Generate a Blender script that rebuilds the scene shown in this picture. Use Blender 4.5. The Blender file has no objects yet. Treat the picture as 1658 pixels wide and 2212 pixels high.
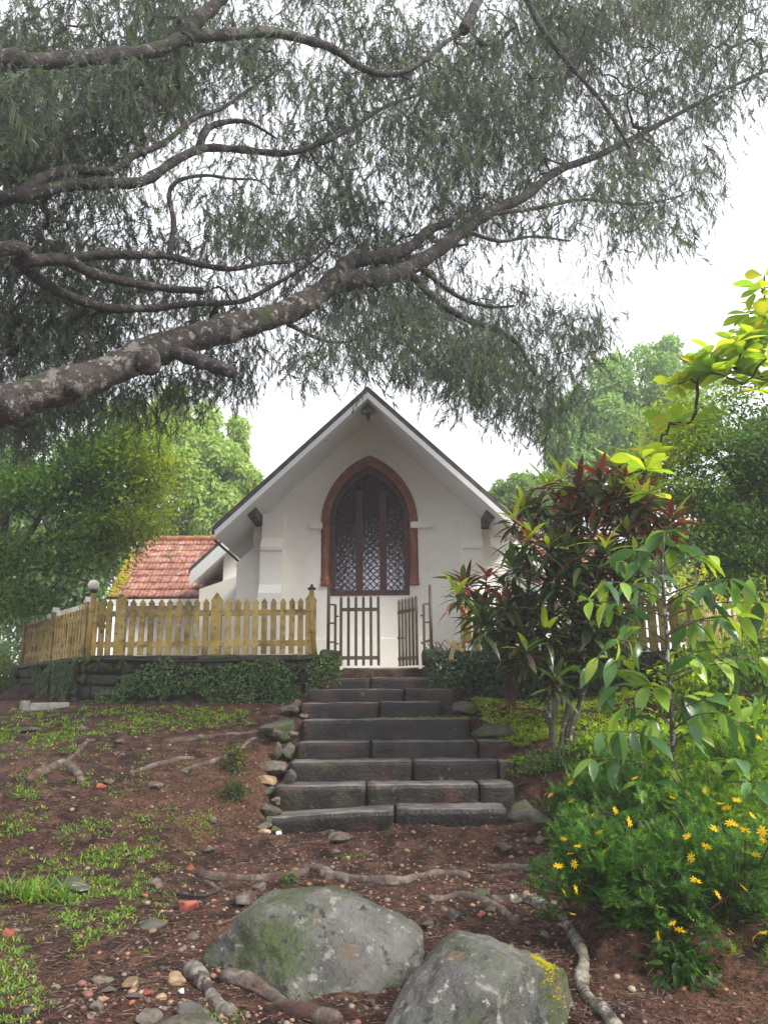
import bpy, bmesh, math, random
import numpy as np
from mathutils import Vector, Matrix

random.seed(7)
RNG = np.random.default_rng(7)
SC = bpy.context.scene
COL = SC.collection

# ------------------------------------------------------------------ camera
F, CX, CY = 1658.0, 829.0, 1105.5           # measured on a 1658 x 2211 view of the photograph
PITCH = math.atan((1490 - CY) / F)
ROLL = math.radians(-0.5)
EYE = Vector((0, 0, 1.5))
cam_d = bpy.data.cameras.new('camera')
cam = bpy.data.objects.new('camera', cam_d)
COL.objects.link(cam)
RCAM = Matrix.Rotation(math.pi / 2 + PITCH, 3, 'X') @ Matrix.Rotation(ROLL, 3, 'Z')
cam.matrix_world = Matrix.Translation(EYE) @ RCAM.to_4x4()
cam_d.sensor_fit = 'HORIZONTAL'
cam_d.sensor_width = 36
cam_d.lens = 36
cam_d.clip_start = 0.05
cam_d.clip_end = 600
SC.camera = cam

# ------------------------------------------------------------------ sky, sun, exposure
SUN_ELEV, SUN_AZ = math.radians(42), math.radians(124)     # behind the camera, to the right (measured from +Y towards +X)
world = bpy.data.worlds.new('World')
SC.world = world
world.use_nodes = True
wn, wl = world.node_tree.nodes, world.node_tree.links
wn.clear()
w_out = wn.new('ShaderNodeOutputWorld')
w_bg = wn.new('ShaderNodeBackground')
w_sky = wn.new('ShaderNodeTexSky')
w_sky.sky_type = 'NISHITA'
w_sky.sun_disc = False
w_sky.sun_elevation = SUN_ELEV
w_sky.sun_rotation = SUN_AZ
w_sky.dust_density = 4.0
w_hsv = wn.new('ShaderNodeHueSaturation')
w_hsv.inputs['Saturation'].default_value = 0.15
w_mix = wn.new('ShaderNodeMix')
w_mix.data_type = 'RGBA'
w_mix.inputs[0].default_value = 0.85         # overcast: an even bright cloud layer over the sky
w_mix.inputs[7].default_value = (9.2, 9.3, 10.0, 1)
wl.new(w_sky.outputs[0], w_hsv.inputs['Color'])
wl.new(w_hsv.outputs[0], w_mix.inputs[6])
wl.new(w_mix.outputs[2], w_bg.inputs[0])
w_bg.inputs[1].default_value = 0.050
wl.new(w_bg.outputs[0], w_out.inputs[0])

sun_d = bpy.data.lights.new('sun', 'SUN')
sun_d.energy = 1.5
sun_d.angle = math.radians(14)
sun_d.color = (1.0, 0.95, 0.86)
sun = bpy.data.objects.new('sun', sun_d)
COL.objects.link(sun)
sun.location = (10, -12, 24)
sdir = Vector((math.sin(SUN_AZ) * math.cos(SUN_ELEV), math.cos(SUN_AZ) * math.cos(SUN_ELEV), math.sin(SUN_ELEV)))
sun.rotation_euler = sdir.to_track_quat('Z', 'Y').to_euler()

SC.view_settings.view_transform = 'Standard'
SC.view_settings.look = 'None'
SC.view_settings.gamma = 1
SC.view_settings.use_curve_mapping = False
SC.view_settings.exposure = 1.85
SC.render.engine = 'CYCLES'
cy = SC.cycles
cy.use_denoising = True
cy.denoiser = 'OPENIMAGEDENOISE'
cy.max_bounces = 8
cy.diffuse_bounces = 4
cy.glossy_bounces = 3
cy.transmission_bounces = 6
cy.transparent_max_bounces = 8
cy.volume_bounces = 2
cy.sample_clamp_indirect = 6

HAZE_DENSITY = 0.0028

# ------------------------------------------------------------------ measuring
def P(px, py, Y):
    """world point at distance Y ahead that the photograph shows at (px, py)"""
    d = RCAM @ Vector(((px - CX) / F, (CY - py) / F, -1.0))
    t = Y / d.y
    return EYE + d * t

def V3(*a): return Vector(a)

# ------------------------------------------------------------------ noise
def _hash(ix, iy, iz, seed):
    h = (ix.astype(np.int64) * 374761393 + iy.astype(np.int64) * 668265263 + iz.astype(np.int64) * 2147483647 + seed * 1274126177) & 0xffffffff
    h = ((h ^ (h >> 13)) * 1274126177) & 0xffffffff
    h = h ^ (h >> 16)
    return (h & 0xffff) / 32767.5 - 1.0

def vnoise(p, seed=0):
    p = np.asarray(p, float)
    i = np.floor(p); f = p - i; f = f * f * (3 - 2 * f); i = i.astype(np.int64)
    out = 0
    for dx in (0, 1):
        for dy in (0, 1):
            for dz in (0, 1):
                w = (f[..., 0] if dx else 1 - f[..., 0]) * (f[..., 1] if dy else 1 - f[..., 1]) * (f[..., 2] if dz else 1 - f[..., 2])
                out = out + w * _hash(i[..., 0] + dx, i[..., 1] + dy, i[..., 2] + dz, seed)
    return out

def fbm(p, oct=4, seed=0, gain=0.5):
    p = np.asarray(p, float); a = 1.0; s = 0; r = 0
    for k in range(oct):
        r = r + a * vnoise(p * (2.03 ** k) + 17.3 * k, seed + k); s += a; a *= gain
    return r / s

def fbm2(x, y, sc, oct=4, seed=0):
    return fbm(np.stack([np.asarray(x) * sc, np.asarray(y) * sc, np.zeros_like(np.asarray(x, float)) + 0.37], -1), oct, seed)

# ------------------------------------------------------------------ the lie of the land
def smooth01(t):
    t = np.clip(t, 0, 1); return t * t * (3 - 2 * t)

def ramp(t):
    t = np.clip(t, 0, 1); return 0.35 * smooth01(t) + 0.65 * t

WALL_L = [(-0.69, 11.55), (-4.50, 11.55), (-7.25, 15.3)]
WALL_R = [(0.55, 11.55), (4.60, 11.55), (7.0, 15.3)]
PLATEAU = 1.80

def height(x, y):
    x = np.asarray(x, float); y = np.asarray(y, float)
    xl = np.clip((-1.3 - x) / 2.2, 0, 1)
    y0 = 7.5 - 2.3 * xl
    zl = 1.34 * ramp((y - y0) / (11.3 - y0))
    xr = np.clip((x - 1.75) / 0.8, 0, 1)
    y1 = 7.2 - 1.4 * xr
    zr = 1.34 * ramp((y - y1) / (11.3 - y1))
    z = np.where(x < 0, zl, zr)
    n = fbm2(x, y, 0.55, 3, 3) * 0.07 + fbm2(x, y, 2.1, 3, 9) * 0.048 + fbm2(x, y, 8.0, 2, 12) * 0.016
    n = n + 0.02 * np.abs(fbm2(x + 0.4 * y, y, 3.2, 2, 31))
    z = z + n
    # mound on the right lawn
    z = z + 0.26 * np.exp(-(((x - 3.25) / 0.55) ** 2 + ((y - 10.3) / 0.45) ** 2))
    # bank towards the lower right corner
    z = z + 0.20 * smooth01((x - 1.08) / 0.30) * smooth01((y - 4.62) / 0.22) * (1 - smooth01((y - 6.2) / 1.6))
    z = z - 0.10 * smooth01((x - 0.9) / 0.8) * smooth01((4.9 - y) / 0.9)
    # the stair corridor
    zs = np.interp(y, [8.25, 8.5, 8.9, 9.3, 9.7, 10.05, 10.12, 10.7, 10.75, 11.15, 11.55, 12.0],
                   [0, .10, .30, .50, .70, .90, 1.145, 1.16, 1.17, 1.32, 1.5, 1.7]) - 0.03 + n * 0.4
    c = smooth01((x + 1.42) / 0.25) * smooth01((1.45 + 0.42 * (1 - smooth01((y - 8.5) / 0.9)) - x) / 0.25) * smooth01((y - 7.9) / 0.5)
    z = z * (1 - c) + zs * c
    # churchyard inside the retaining walls
    def side(a, b):
        return (b[0] - a[0]) * (y - a[1]) - (b[1] - a[1]) * (x - a[0])
    ins = (y > 11.7) & (side((-4.5, 11.75), (-7.25, 15.5)) < 0) & (side((4.6, 11.75), (7.0, 15.5)) > 0)
    ins = ins & (x > -7.3) & (x < 7.05)
    z = np.where(ins, PLATEAU + n * 0.3, z)
    far = smooth01((y - 17) / 12.0)
    z = np.where(ins, z, z * (1 - far) + (1.25 + n * 3) * far)
    return z

def hz(x, y): return float(height(np.array([x]), np.array([y]))[0])

_YS = np.arange(2.6, 15, 0.08)
def G(px, py):
    """the point of the ground that the photograph shows at (px, py)"""
    d = RCAM @ Vector(((px - CX) / F, (CY - py) / F, -1.0))
    t = _YS / d.y
    xs, zs = d.x * t, 1.5 + d.z * t
    below = zs <= height(xs, _YS)
    k = int(np.argmax(below)) if below.any() else len(_YS) - 1
    ys = np.linspace(_YS[max(k - 1, 0)], _YS[k], 12); t = ys / d.y
    xs = d.x * t; hh = height(xs, ys); below = 1.5 + d.z * t <= hh
    k = int(np.argmax(below)) if below.any() else 11
    return Vector((float(xs[k]), float(ys[k]), float(hh[k])))

# ------------------------------------------------------------------ objects
def tag(o, label, cat, group=None, kind=None):
    if label: o['label'] = label
    if cat: o['category'] = cat
    if group: o['group'] = group
    if kind: o['kind'] = kind
    return o

def thing(name, label, cat, loc=(0, 0, 0), group=None):
    o = bpy.data.objects.new(name, None)
    o.empty_display_size = 0.1
    COL.objects.link(o)
    o.location = loc
    return tag(o, label, cat, group)

def base_of(parent):
    v = Vector((0, 0, 0))
    while parent is not None:
        v += parent.location; parent = parent.parent
    return v

def add(name, me, parent=None, m=None, loc=None):
    """links a mesh whose vertices are world coordinates (or local ones when loc is given)"""
    o = bpy.data.objects.new(name, me)
    COL.objects.link(o)
    if m is not None and not me.materials: me.materials.append(m)
    w = Vector(loc) if loc is not None else Vector((0, 0, 0))
    if parent is not None:
        o.parent = parent
        o.location = w - base_of(parent)
    else:
        o.location = w
    return o

def np_mesh(name, V, Fs, col=None, smooth=False, mat_idx=None):
    """V (n,3); Fs list of (m,k) index arrays"""
    me = bpy.data.meshes.new(name)
    V = np.ascontiguousarray(V, np.float32)
    me.vertices.add(len(V)); me.vertices.foreach_set('co', V.ravel())
    Fs = [np.asarray(f, np.int32) for f in Fs if len(f)]
    tot = sum(f.size for f in Fs); npoly = sum(len(f) for f in Fs)
    me.loops.add(tot); me.polygons.add(npoly)
    me.loops.foreach_set('vertex_index', np.concatenate([f.ravel() for f in Fs]))
    sizes = np.concatenate([np.full(len(f), f.shape[1], np.int32) for f in Fs])
    starts = np.concatenate([[0], np.cumsum(sizes)[:-1]]).astype(np.int32)
    me.polygons.foreach_set('loop_start', starts)
    me.polygons.foreach_set('loop_total', sizes)
    if smooth: me.polygons.foreach_set('use_smooth', np.ones(npoly, bool))
    if mat_idx is not None: me.polygons.foreach_set('material_index', np.asarray(mat_idx, np.int32))
    me.update(calc_edges=True)
    if col is not None:
        a = me.attributes.new('col', 'FLOAT_COLOR', 'POINT')
        c4 = np.ones((len(V), 4), np.float32); c4[:, :3] = col
        a.data.foreach_set('color', c4.ravel())
    return me

class MB:
    """collects simple shapes of one part into one mesh"""
    def __init__(s): s.v = []; s.f = []
    def _a(s, vs, fs):
        o = len(s.v); s.v += [tuple(v) for v in vs]; s.f += [tuple(i + o for i in f) for f in fs]
    def box(s, a, b, M=None):
        x0, y0, z0 = a; x1, y1, z1 = b
        vs = [(x0,y0,z0),(x1,y0,z0),(x1,y1,z0),(x0,y1,z0),(x0,y0,z1),(x1,y0,z1),(x1,y1,z1),(x0,y1,z1)]
        if M is not None: vs = [M @ Vector(v) for v in vs]
        s._a(vs, [(3,2,1,0),(4,5,6,7),(0,1,5,4),(1,2,6,5),(2,3,7,6),(3,0,4,7)])
        return s
    def prism(s, poly, y0, y1, M=None):
        """poly: (x,z) points, counter-clockwise seen from -Y; extruded from y0 to y1"""
        n = len(poly)
        vs = [(x, y0, z) for x, z in poly] + [(x, y1, z) for x, z in poly]
        if M is not None: vs = [M @ Vector(v) for v in vs]
        s._a(vs, [tuple(range(n)), tuple(range(2 * n - 1, n - 1, -1))] + [((i + 1) % n, i, n + i, n + (i + 1) % n) for i in range(n)])
        return s
    def tube(s, pts, rad, n=8, cap=True, wob=0.0, seed=0):
        pts = [Vector(p) for p in pts]
        if not hasattr(rad, '__len__'): rad = [rad] * len(pts)
        rr = random.Random(seed)
        up = Vector((0.13, 0.21, 1)).normalized()
        o = len(s.v)
        for i, p in enumerate(pts):
            t = (pts[min(i + 1, len(pts) - 1)] - pts[max(i - 1, 0)])
            if t.length < 1e-9: t = Vector((0, 0, 1))
            t.normalize()
            a = t.cross(up)
            if a.length < 0.05: a = t.cross(Vector((1, 0, 0)))
            a.normalize(); b = t.cross(a)
            for k in range(n):
                an = 2 * math.pi * k / n
                r = rad[i] * (1 + wob * (rr.random() - 0.5) * 2)
                s.v.append(tuple(p + a * (math.cos(an) * r) + b * (math.sin(an) * r)))
        for i in range(len(pts) - 1):
            for k in range(n):
                k2 = (k + 1) % n
                s.f.append((o + i * n + k, o + i * n + k2, o + (i + 1) * n + k2, o + (i + 1) * n + k))
        if cap:
            s.f.append(tuple(o + k for k in range(n - 1, -1, -1)))
            s.f.append(tuple(o + (len(pts) - 1) * n + k for k in range(n)))
        return s
    def lathe(s, prof, c, n=16):
        """prof: (r,z) from bottom to top about the vertical through c"""
        o = len(s.v)
        for r, z in prof:
            for k in range(n):
                an = 2 * math.pi * k / n
                s.v.append((c[0] + r * math.cos(an), c[1] + r * math.sin(an), c[2] + z))
        for i in range(len(prof) - 1):
            for k in range(n):
                k2 = (k + 1) % n
                s.f.append((o + i * n + k, o + i * n + k2, o + (i + 1) * n + k2, o + (i + 1) * n + k))
        s.f.append(tuple(o + k for k in range(n - 1, -1, -1)))
        s.f.append(tuple(o + (len(prof) - 1) * n + k for k in range(n)))
        return s
    def mesh(s, name, smooth=False, bevel=0.0):
        me = bpy.data.meshes.new(name)
        me.from_pydata(s.v, [], s.f)
        if bevel > 0:
            bm = bmesh.new(); bm.from_mesh(me)
            bmesh.ops.remove_doubles(bm, verts=bm.verts, dist=1e-5)
            es = [e for e in bm.edges if len(e.link_faces) == 2 and e.calc_face_angle(0) > 0.6]
            bmesh.ops.bevel(bm, geom=es, offset=bevel, segments=2, profile=0.6, affect='EDGES', clamp_overlap=True)
            bm.to_mesh(me); bm.free()
        if smooth:
            me.polygons.foreach_set('use_smooth', [True] * len(me.polygons))
        me.update()
        return me

def part(name, mb, m, parent, smooth=False, bevel=0.0, loc=None):
    return add(name, mb.mesh(name, smooth, bevel), parent, m, loc)

# ------------------------------------------------------------------ materials
def new_mat(name):
    m = bpy.data.materials.new(name); m.use_nodes = True
    nt = m.node_tree
    return m, nt, nt.nodes, nt.links, nt.nodes['Principled BSDF']

def pos_node(ns):
    return ns.new('ShaderNodeNewGeometry').outputs['Position']

def noise_node(ns, ls, vec, scale, detail=4, rough=0.55, dist=0.0):
    n = ns.new('ShaderNodeTexNoise')
    n.inputs['Scale'].default_value = scale; n.inputs['Detail'].default_value = detail
    n.inputs['Roughness'].default_value = rough; n.inputs['Distortion'].default_value = dist
    ls.new(vec, n.inputs['Vector'])
    return n.outputs['Fac']

def ramp_node(ns, ls, fac, stops, interp='LINEAR'):
    r = ns.new('ShaderNodeValToRGB'); cr = r.color_ramp; cr.interpolation = interp
    while len(cr.elements) < len(stops): cr.elements.new(0.5)
    for e, (p, c) in zip(cr.elements, stops):
        e.position = p; e.color = (*c, 1) if len(c) == 3 else c
    ls.new(fac, r.inputs[0])
    return r.outputs[0]

def mixc(ns, ls, fac, a, b, mode='MIX'):
    n = ns.new('ShaderNodeMix'); n.data_type = 'RGBA'; n.blend_type = mode
    for sock, val in ((n.inputs[0], fac), (n.inputs[6], a), (n.inputs[7], b)):
        if hasattr(val, 'links'): ls.new(val, sock)
        elif hasattr(val, '__len__'): sock.default_value = (*val, 1) if len(val) == 3 else val
        else: sock.default_value = val
    return n.outputs[2]

def math_node(ns, ls, op, a, b=0.0, clamp=False):
    n = ns.new('ShaderNodeMath'); n.operation = op; n.use_clamp = clamp
    for i, v in enumerate((a, b)):
        if hasattr(v, 'links'): ls.new(v, n.inputs[i])
        else: n.inputs[i].default_value = v
    return n.outputs[0]

def bump_node(ns, ls, bsdf, height_, strength=0.4, dist=0.02):
    b = ns.new('ShaderNodeBump'); b.inputs['Strength'].default_value = strength; b.inputs['Distance'].default_value = dist
    ls.new(height_, b.inputs['Height']); ls.new(b.outputs[0], bsdf.inputs['Normal'])
    return b

def surf(name, stops, scale=4, rough=0.7, bump=0.3, bscale=None, bdist=0.01, detail=6, patches=None, spec=0.4, vary=0.0, distort=0.0):
    """noise-coloured material; patches: list of (colour, scale, lo, hi, seed-offset) laid over it where the noise is high"""
    m, nt, ns, ls, b = new_mat(name)
    p = pos_node(ns)
    stops = [(0.5 + (q - 0.5) * 0.6, c_) for q, c_ in stops]          # noise values gather round 0.5
    c = ramp_node(ns, ls, noise_node(ns, ls, p, scale, detail, 0.65, distort), stops)
    for col, sc_, lo, hi, off in (patches or []):
        mp = ns.new('ShaderNodeMapping'); mp.inputs['Location'].default_value = (off, off * 1.7, -off)
        ls.new(p, mp.inputs[0])
        f = ramp_node(ns, ls, noise_node(ns, ls, mp.outputs[0], sc_, 6, 0.65), [(0.5 + (lo - 0.5) * 0.72, (0, 0, 0)), (0.5 + (hi - 0.5) * 0.72, (1, 1, 1))])
        c = mixc(ns, ls, f, c, col)
    if vary:
        oi = ns.new('ShaderNodeObjectInfo')
        v = math_node(ns, ls, 'MULTIPLY_ADD', oi.outputs['Random'], vary)
        ns[-1].inputs[2].default_value = 1 - vary / 2
        h = ns.new('ShaderNodeHueSaturation'); ls.new(v, h.inputs['Value']); ls.new(c, h.inputs['Color'])
        c = h.outputs[0]
    ls.new(c, b.inputs['Base Color'])
    b.inputs['Roughness'].default_value = rough
    b.inputs['Specular IOR Level'].default_value = spec
    if bump: bump_node(ns, ls, b, noise_node(ns, ls, p, bscale or scale * 5, 6, 0.65), bump, bdist)
    return m

def lit_tops(m, colour, lo=0.75, hi=0.93, amount=0.8):
    """upward faces are painted paler, standing in for sky sheen on the treads"""
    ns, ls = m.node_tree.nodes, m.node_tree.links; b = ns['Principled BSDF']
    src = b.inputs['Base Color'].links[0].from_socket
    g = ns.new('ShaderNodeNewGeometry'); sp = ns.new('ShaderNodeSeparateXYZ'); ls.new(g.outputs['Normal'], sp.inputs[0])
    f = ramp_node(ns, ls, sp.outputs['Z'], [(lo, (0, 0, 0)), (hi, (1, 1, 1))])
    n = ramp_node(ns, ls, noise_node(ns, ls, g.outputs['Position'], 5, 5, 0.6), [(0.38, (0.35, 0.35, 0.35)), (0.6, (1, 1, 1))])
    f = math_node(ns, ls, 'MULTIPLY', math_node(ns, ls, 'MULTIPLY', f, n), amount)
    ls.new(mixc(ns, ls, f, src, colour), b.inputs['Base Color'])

def leaf_mat(name, translucent=0.35, rough=0.45, spec=0.5, tint=(1, 1, 1), sat=1.0):
    """leaf colour comes with each leaf (attribute col); light shines through the blade"""
    m, nt, ns, ls, b = new_mat(name)
    a = ns.new('ShaderNodeAttribute'); a.attribute_name = 'col'
    c = mixc(ns, ls, 1.0, a.outputs['Color'], tint, 'MULTIPLY')
    ls.new(c, b.inputs['Base Color'])
    b.inputs['Roughness'].default_value = rough
    b.inputs['Specular IOR Level'].default_value = spec
    t = ns.new('ShaderNodeBsdfTranslucent')
    tc = mixc(ns, ls, 1.0, c, (1.55, 1.6, 0.75), 'MULTIPLY')
    ls.new(tc, t.inputs['Color'])
    mx = ns.new('ShaderNodeMixShader'); mx.inputs[0].default_value = translucent
    ls.new(b.outputs[0], mx.inputs[1]); ls.new(t.outputs[0], mx.inputs[2])
    ls.new(mx.outputs[0], ns['Material Output'].inputs['Surface'])
    return m

M = {}
# ground: red-brown wet soil, pebbly, with orange gravel washes
def ground_material():
    m, nt, ns, ls, b = new_mat('soil')
    p = pos_node(ns)
    big = noise_node(ns, ls, p, 0.9, 5, 0.6)
    mid = noise_node(ns, ls, p, 6, 8, 0.7)
    fine = noise_node(ns, ls, p, 60, 6, 0.75)
    c = ramp_node(ns, ls, mid, [(0.36, (0.016, 0.008, 0.006)), (0.5, (0.058, 0.028, 0.020)), (0.64, (0.14, 0.072, 0.050))])
    wash = ramp_node(ns, ls, noise_node(ns, ls, p, 0.75, 4, 0.55, 0.6), [(0.52, (0, 0, 0)), (0.66, (1, 1, 1))])
    gravel = ramp_node(ns, ls, fine, [(0.35, (0.055, 0.024, 0.015)), (0.55, (0.15, 0.072, 0.042)), (0.75, (0.26, 0.16, 0.10))])
    c = mixc(ns, ls, math_node(ns, ls, 'MULTIPLY', wash, 0.75), c, gravel)
    vor = ns.new('ShaderNodeTexVoronoi'); vor.inputs['Scale'].default_value = 75; ls.new(p, vor.inputs['Vector'])
    speck = ramp_node(ns, ls, vor.outputs['Distance'], [(0.10, (1, 1, 1)), (0.22, (0, 0, 0))])
    sel = ramp_node(ns, ls, vor.outputs['Color'], [(0.62, (0, 0, 0)), (0.70, (1, 1, 1))])
    c = mixc(ns, ls, math_node(ns, ls, 'MULTIPLY', speck, sel), c, (0.27, 0.19, 0.14))
    vd = ns.new('ShaderNodeTexVoronoi'); vd.inputs['Scale'].default_value = 42; ls.new(p, vd.inputs['Vector'])
    dk = ramp_node(ns, ls, vd.outputs['Color'], [(0.3, (0.28, 0.26, 0.26)), (0.55, (1, 1, 1))])
    c = mixc(ns, ls, 0.7, c, dk, 'MULTIPLY')
    moss = ramp_node(ns, ls, noise_node(ns, ls, p, 1.6, 6, 0.7), [(0.60, (0, 0, 0)), (0.75, (1, 1, 1))])
    c = mixc(ns, ls, math_node(ns, ls, 'MULTIPLY', moss, 0.55), c, (0.045, 0.06, 0.02))
    ls.new(c, b.inputs['Base Color'])
    ls.new(ramp_node(ns, ls, big, [(0.35, (0.6, 0.6, 0.6)), (0.65, (0.9, 0.9, 0.9))]), b.inputs['Roughness'])
    b.inputs['Specular IOR Level'].default_value = 0.18
    hsum = math_node(ns, ls, 'ADD', math_node(ns, ls, 'MULTIPLY', mid, 0.6), math_node(ns, ls, 'MULTIPLY', fine, 0.5))
    hsum = math_node(ns, ls, 'SUBTRACT', hsum, math_node(ns, ls, 'MULTIPLY', vor.outputs['Distance'], 0.35))
    bump_node(ns, ls, b, hsum, 0.9, 0.03)
    return m
M['soil'] = ground_material()
M['plaster'] = surf('white_plaster', [(0.3, (0.85, 0.82, 0.76)), (0.7, (0.92, 0.895, 0.845))], 1.2, 0.8, 0.15, 35, 0.004,
                    patches=[((0.74, 0.70, 0.63), 1.7, 0.60, 0.9, 3.1)], spec=0.25)
M['white_board'] = surf('white_painted_board', [(0.3, (0.78, 0.79, 0.80)), (0.7, (0.86, 0.86, 0.86))], 2.0, 0.55, 0.1, 50, 0.002,
                        patches=[((0.55, 0.53, 0.50), 5.0, 0.66, 0.9, 8.0)])
M['roof_edge'] = surf('dark_roof_edge', [(0.3, (0.05, 0.045, 0.045)), (0.7, (0.11, 0.10, 0.10))], 6, 0.6, 0.3)
M['red_wood'] = surf('terracotta_wood', [(0.3, (0.17, 0.055, 0.03)), (0.7, (0.30, 0.11, 0.06))], 5, 0.42, 0.2, 40, 0.003, distort=0.6)
M['dark_wood'] = surf('dark_red_frame', [(0.3, (0.055, 0.018, 0.018)), (0.7, (0.09, 0.03, 0.028))], 6, 0.45, 0.2, 50, 0.003)
M['beam'] = surf('grey_beam', [(0.3, (0.06, 0.055, 0.055)), (0.7, (0.12, 0.11, 0.11))], 8, 0.7, 0.3)
M['tile'] = surf('red_clay_tile', [(0.25, (0.16, 0.05, 0.034)), (0.5, (0.33, 0.13, 0.085)), (0.75, (0.44, 0.22, 0.15))], 7, 0.55, 0.3, 60, 0.004,
                 patches=[((0.42, 0.33, 0.28), 5.0, 0.56, 0.74, 2.0), ((0.10, 0.045, 0.04), 3.0, 0.62, 0.8, 6.0)], vary=0.35)
M['ridge_tile'] = surf('orange_ridge_tile', [(0.3, (0.38, 0.15, 0.06)), (0.7, (0.55, 0.27, 0.12))], 6, 0.7, 0.3, patches=[((0.22, 0.22, 0.04), 3.0, 0.55, 0.7, 1.0)])
M['moss'] = surf('yellow_moss', [(0.3, (0.20, 0.19, 0.01)), (0.7, (0.42, 0.37, 0.03))], 20, 0.95, 0.8, 80, 0.02, spec=0.1)
M['ochre'] = surf('ochre_painted_picket', [(0.25, (0.25, 0.17, 0.05)), (0.5, (0.40, 0.285, 0.085)), (0.8, (0.50, 0.375, 0.14))], 4, 0.75, 0.35, 60, 0.004,
                  patches=[((0.13, 0.10, 0.05), 5.0, 0.57, 0.72, 4.0), ((0.07, 0.062, 0.035), 14.0, 0.64, 0.72, 9.0), ((0.42, 0.38, 0.27), 9.0, 0.62, 0.70, 12.0)], spec=0.3, vary=0.4)
M['cream_tip'] = surf('bleached_picket_tip', [(0.3, (0.55, 0.51, 0.42)), (0.7, (0.75, 0.72, 0.64))], 8, 0.8, 0.2)
M['pipe'] = surf('ochre_pipe', [(0.3, (0.28, 0.19, 0.045)), (0.7, (0.36, 0.26, 0.075))], 9, 0.45, 0.1, patches=[((0.16, 0.08, 0.03), 12.0, 0.66, 0.8, 2.0)])
M['gate'] = surf('olive_gate_paint', [(0.3, (0.080, 0.062, 0.040)), (0.7, (0.135, 0.112, 0.075))], 6, 0.55, 0.2, patches=[((0.13, 0.065, 0.035), 3.5, 0.60, 0.78, 5.0)])
M['globe'] = surf('milk_glass', [(0.3, (0.80, 0.76, 0.66)), (0.7, (0.85, 0.82, 0.73))], 3, 0.25, 0)
M['iron'] = surf('dark_iron', [(0.3, (0.02, 0.02, 0.02)), (0.7, (0.05, 0.045, 0.04))], 8, 0.6, 0.2)
M['steel'] = surf('grey_enamel', [(0.3, (0.30, 0.30, 0.32)), (0.7, (0.42, 0.42, 0.44))], 8, 0.35, 0)
M['wall_stone'] = surf('dark_mossy_stone', [(0.3, (0.018, 0.017, 0.015)), (0.6, (0.05, 0.045, 0.038)), (0.8, (0.085, 0.07, 0.055))], 3.5, 0.85, 0.9, 22, 0.03,
                       patches=[((0.045, 0.07, 0.015), 2.2, 0.50, 0.68, 1.3), ((0.09, 0.13, 0.025), 5.0, 0.60, 0.75, 4.4)], vary=0.3)
M['mortar'] = surf('dark_mortar', [(0.3, (0.012, 0.011, 0.010)), (0.7, (0.035, 0.03, 0.025))], 6, 0.95, 0.8, 30, 0.02, patches=[((0.03, 0.05, 0.012), 2.4, 0.5, 0.7, 2.0)])
M['step_stone'] = surf('worn_dark_step_stone_lit_tops', [(0.2, (0.006, 0.0045, 0.004)), (0.5, (0.013, 0.0095, 0.008)), (0.8, (0.032, 0.026, 0.022))], 3.0, 0.34, 0.6, 24, 0.025,
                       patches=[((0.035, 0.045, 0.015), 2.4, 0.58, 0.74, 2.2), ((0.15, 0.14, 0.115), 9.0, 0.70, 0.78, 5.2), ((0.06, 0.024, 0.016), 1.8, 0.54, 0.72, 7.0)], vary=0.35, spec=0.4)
lit_tops(M['step_stone'], (0.21, 0.20, 0.185), 0.62, 0.88, 0.95)  # pale sky light on the treads painted into the stone colour
M['boulder'] = surf('grey_lichen_boulder', [(0.25, (0.042, 0.042, 0.037)), (0.5, (0.095, 0.094, 0.084)), (0.8, (0.165, 0.162, 0.146))], 2.6, 0.5, 1.0, 22, 0.035,
                    patches=[((0.24, 0.23, 0.20), 7.0, 0.64, 0.76, 1.0), ((0.27, 0.26, 0.22), 18.0, 0.62, 0.70, 3.0), ((0.05, 0.068, 0.018), 1.9, 0.50, 0.70, 5.5), ((0.13, 0.085, 0.05), 3.3, 0.60, 0.74, 8.0), ((0.025, 0.03, 0.028), 11.0, 0.63, 0.72, 9.4)], spec=0.45)
M['rock_mossy'] = surf('mossy_rock', [(0.3, (0.035, 0.033, 0.03)), (0.7, (0.11, 0.10, 0.09))], 5, 0.75, 0.9, 30, 0.02, patches=[((0.06, 0.08, 0.02), 4.0, 0.46, 0.62, 1.0), ((0.24, 0.23, 0.2), 9, 0.66, 0.74, 3.0)])
M['rock_grey'] = surf('grey_stone', [(0.2, (0.045, 0.036, 0.030)), (0.8, (0.21, 0.18, 0.145))], 11, 0.7, 0.9, 45, 0.02, patches=[((0.085, 0.045, 0.03), 7.0, 0.52, 0.66, 1.0), ((0.05, 0.06, 0.025), 6.0, 0.60, 0.7, 4.0)], vary=0.35)
M['rock_tan'] = surf('tan_stone', [(0.3, (0.16, 0.10, 0.055)), (0.7, (0.36, 0.26, 0.16))], 9, 0.7, 0.6, 40, 0.012, patches=[((0.08, 0.045, 0.03), 6.0, 0.58, 0.7, 1.0)], vary=0.3)
M['rock_white'] = surf('white_stone', [(0.3, (0.45, 0.44, 0.42)), (0.7, (0.62, 0.61, 0.58))], 9, 0.7, 0.5, 40, 0.01, patches=[((0.2, 0.2, 0.18), 9.0, 0.6, 0.7, 1.0)])
M['brick'] = surf('broken_red_brick', [(0.3, (0.22, 0.055, 0.035)), (0.7, (0.36, 0.11, 0.075))], 12, 0.85, 0.6, 50, 0.01, patches=[((0.12, 0.05, 0.035), 9.0, 0.58, 0.7, 1.0)], vary=0.3)
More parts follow.
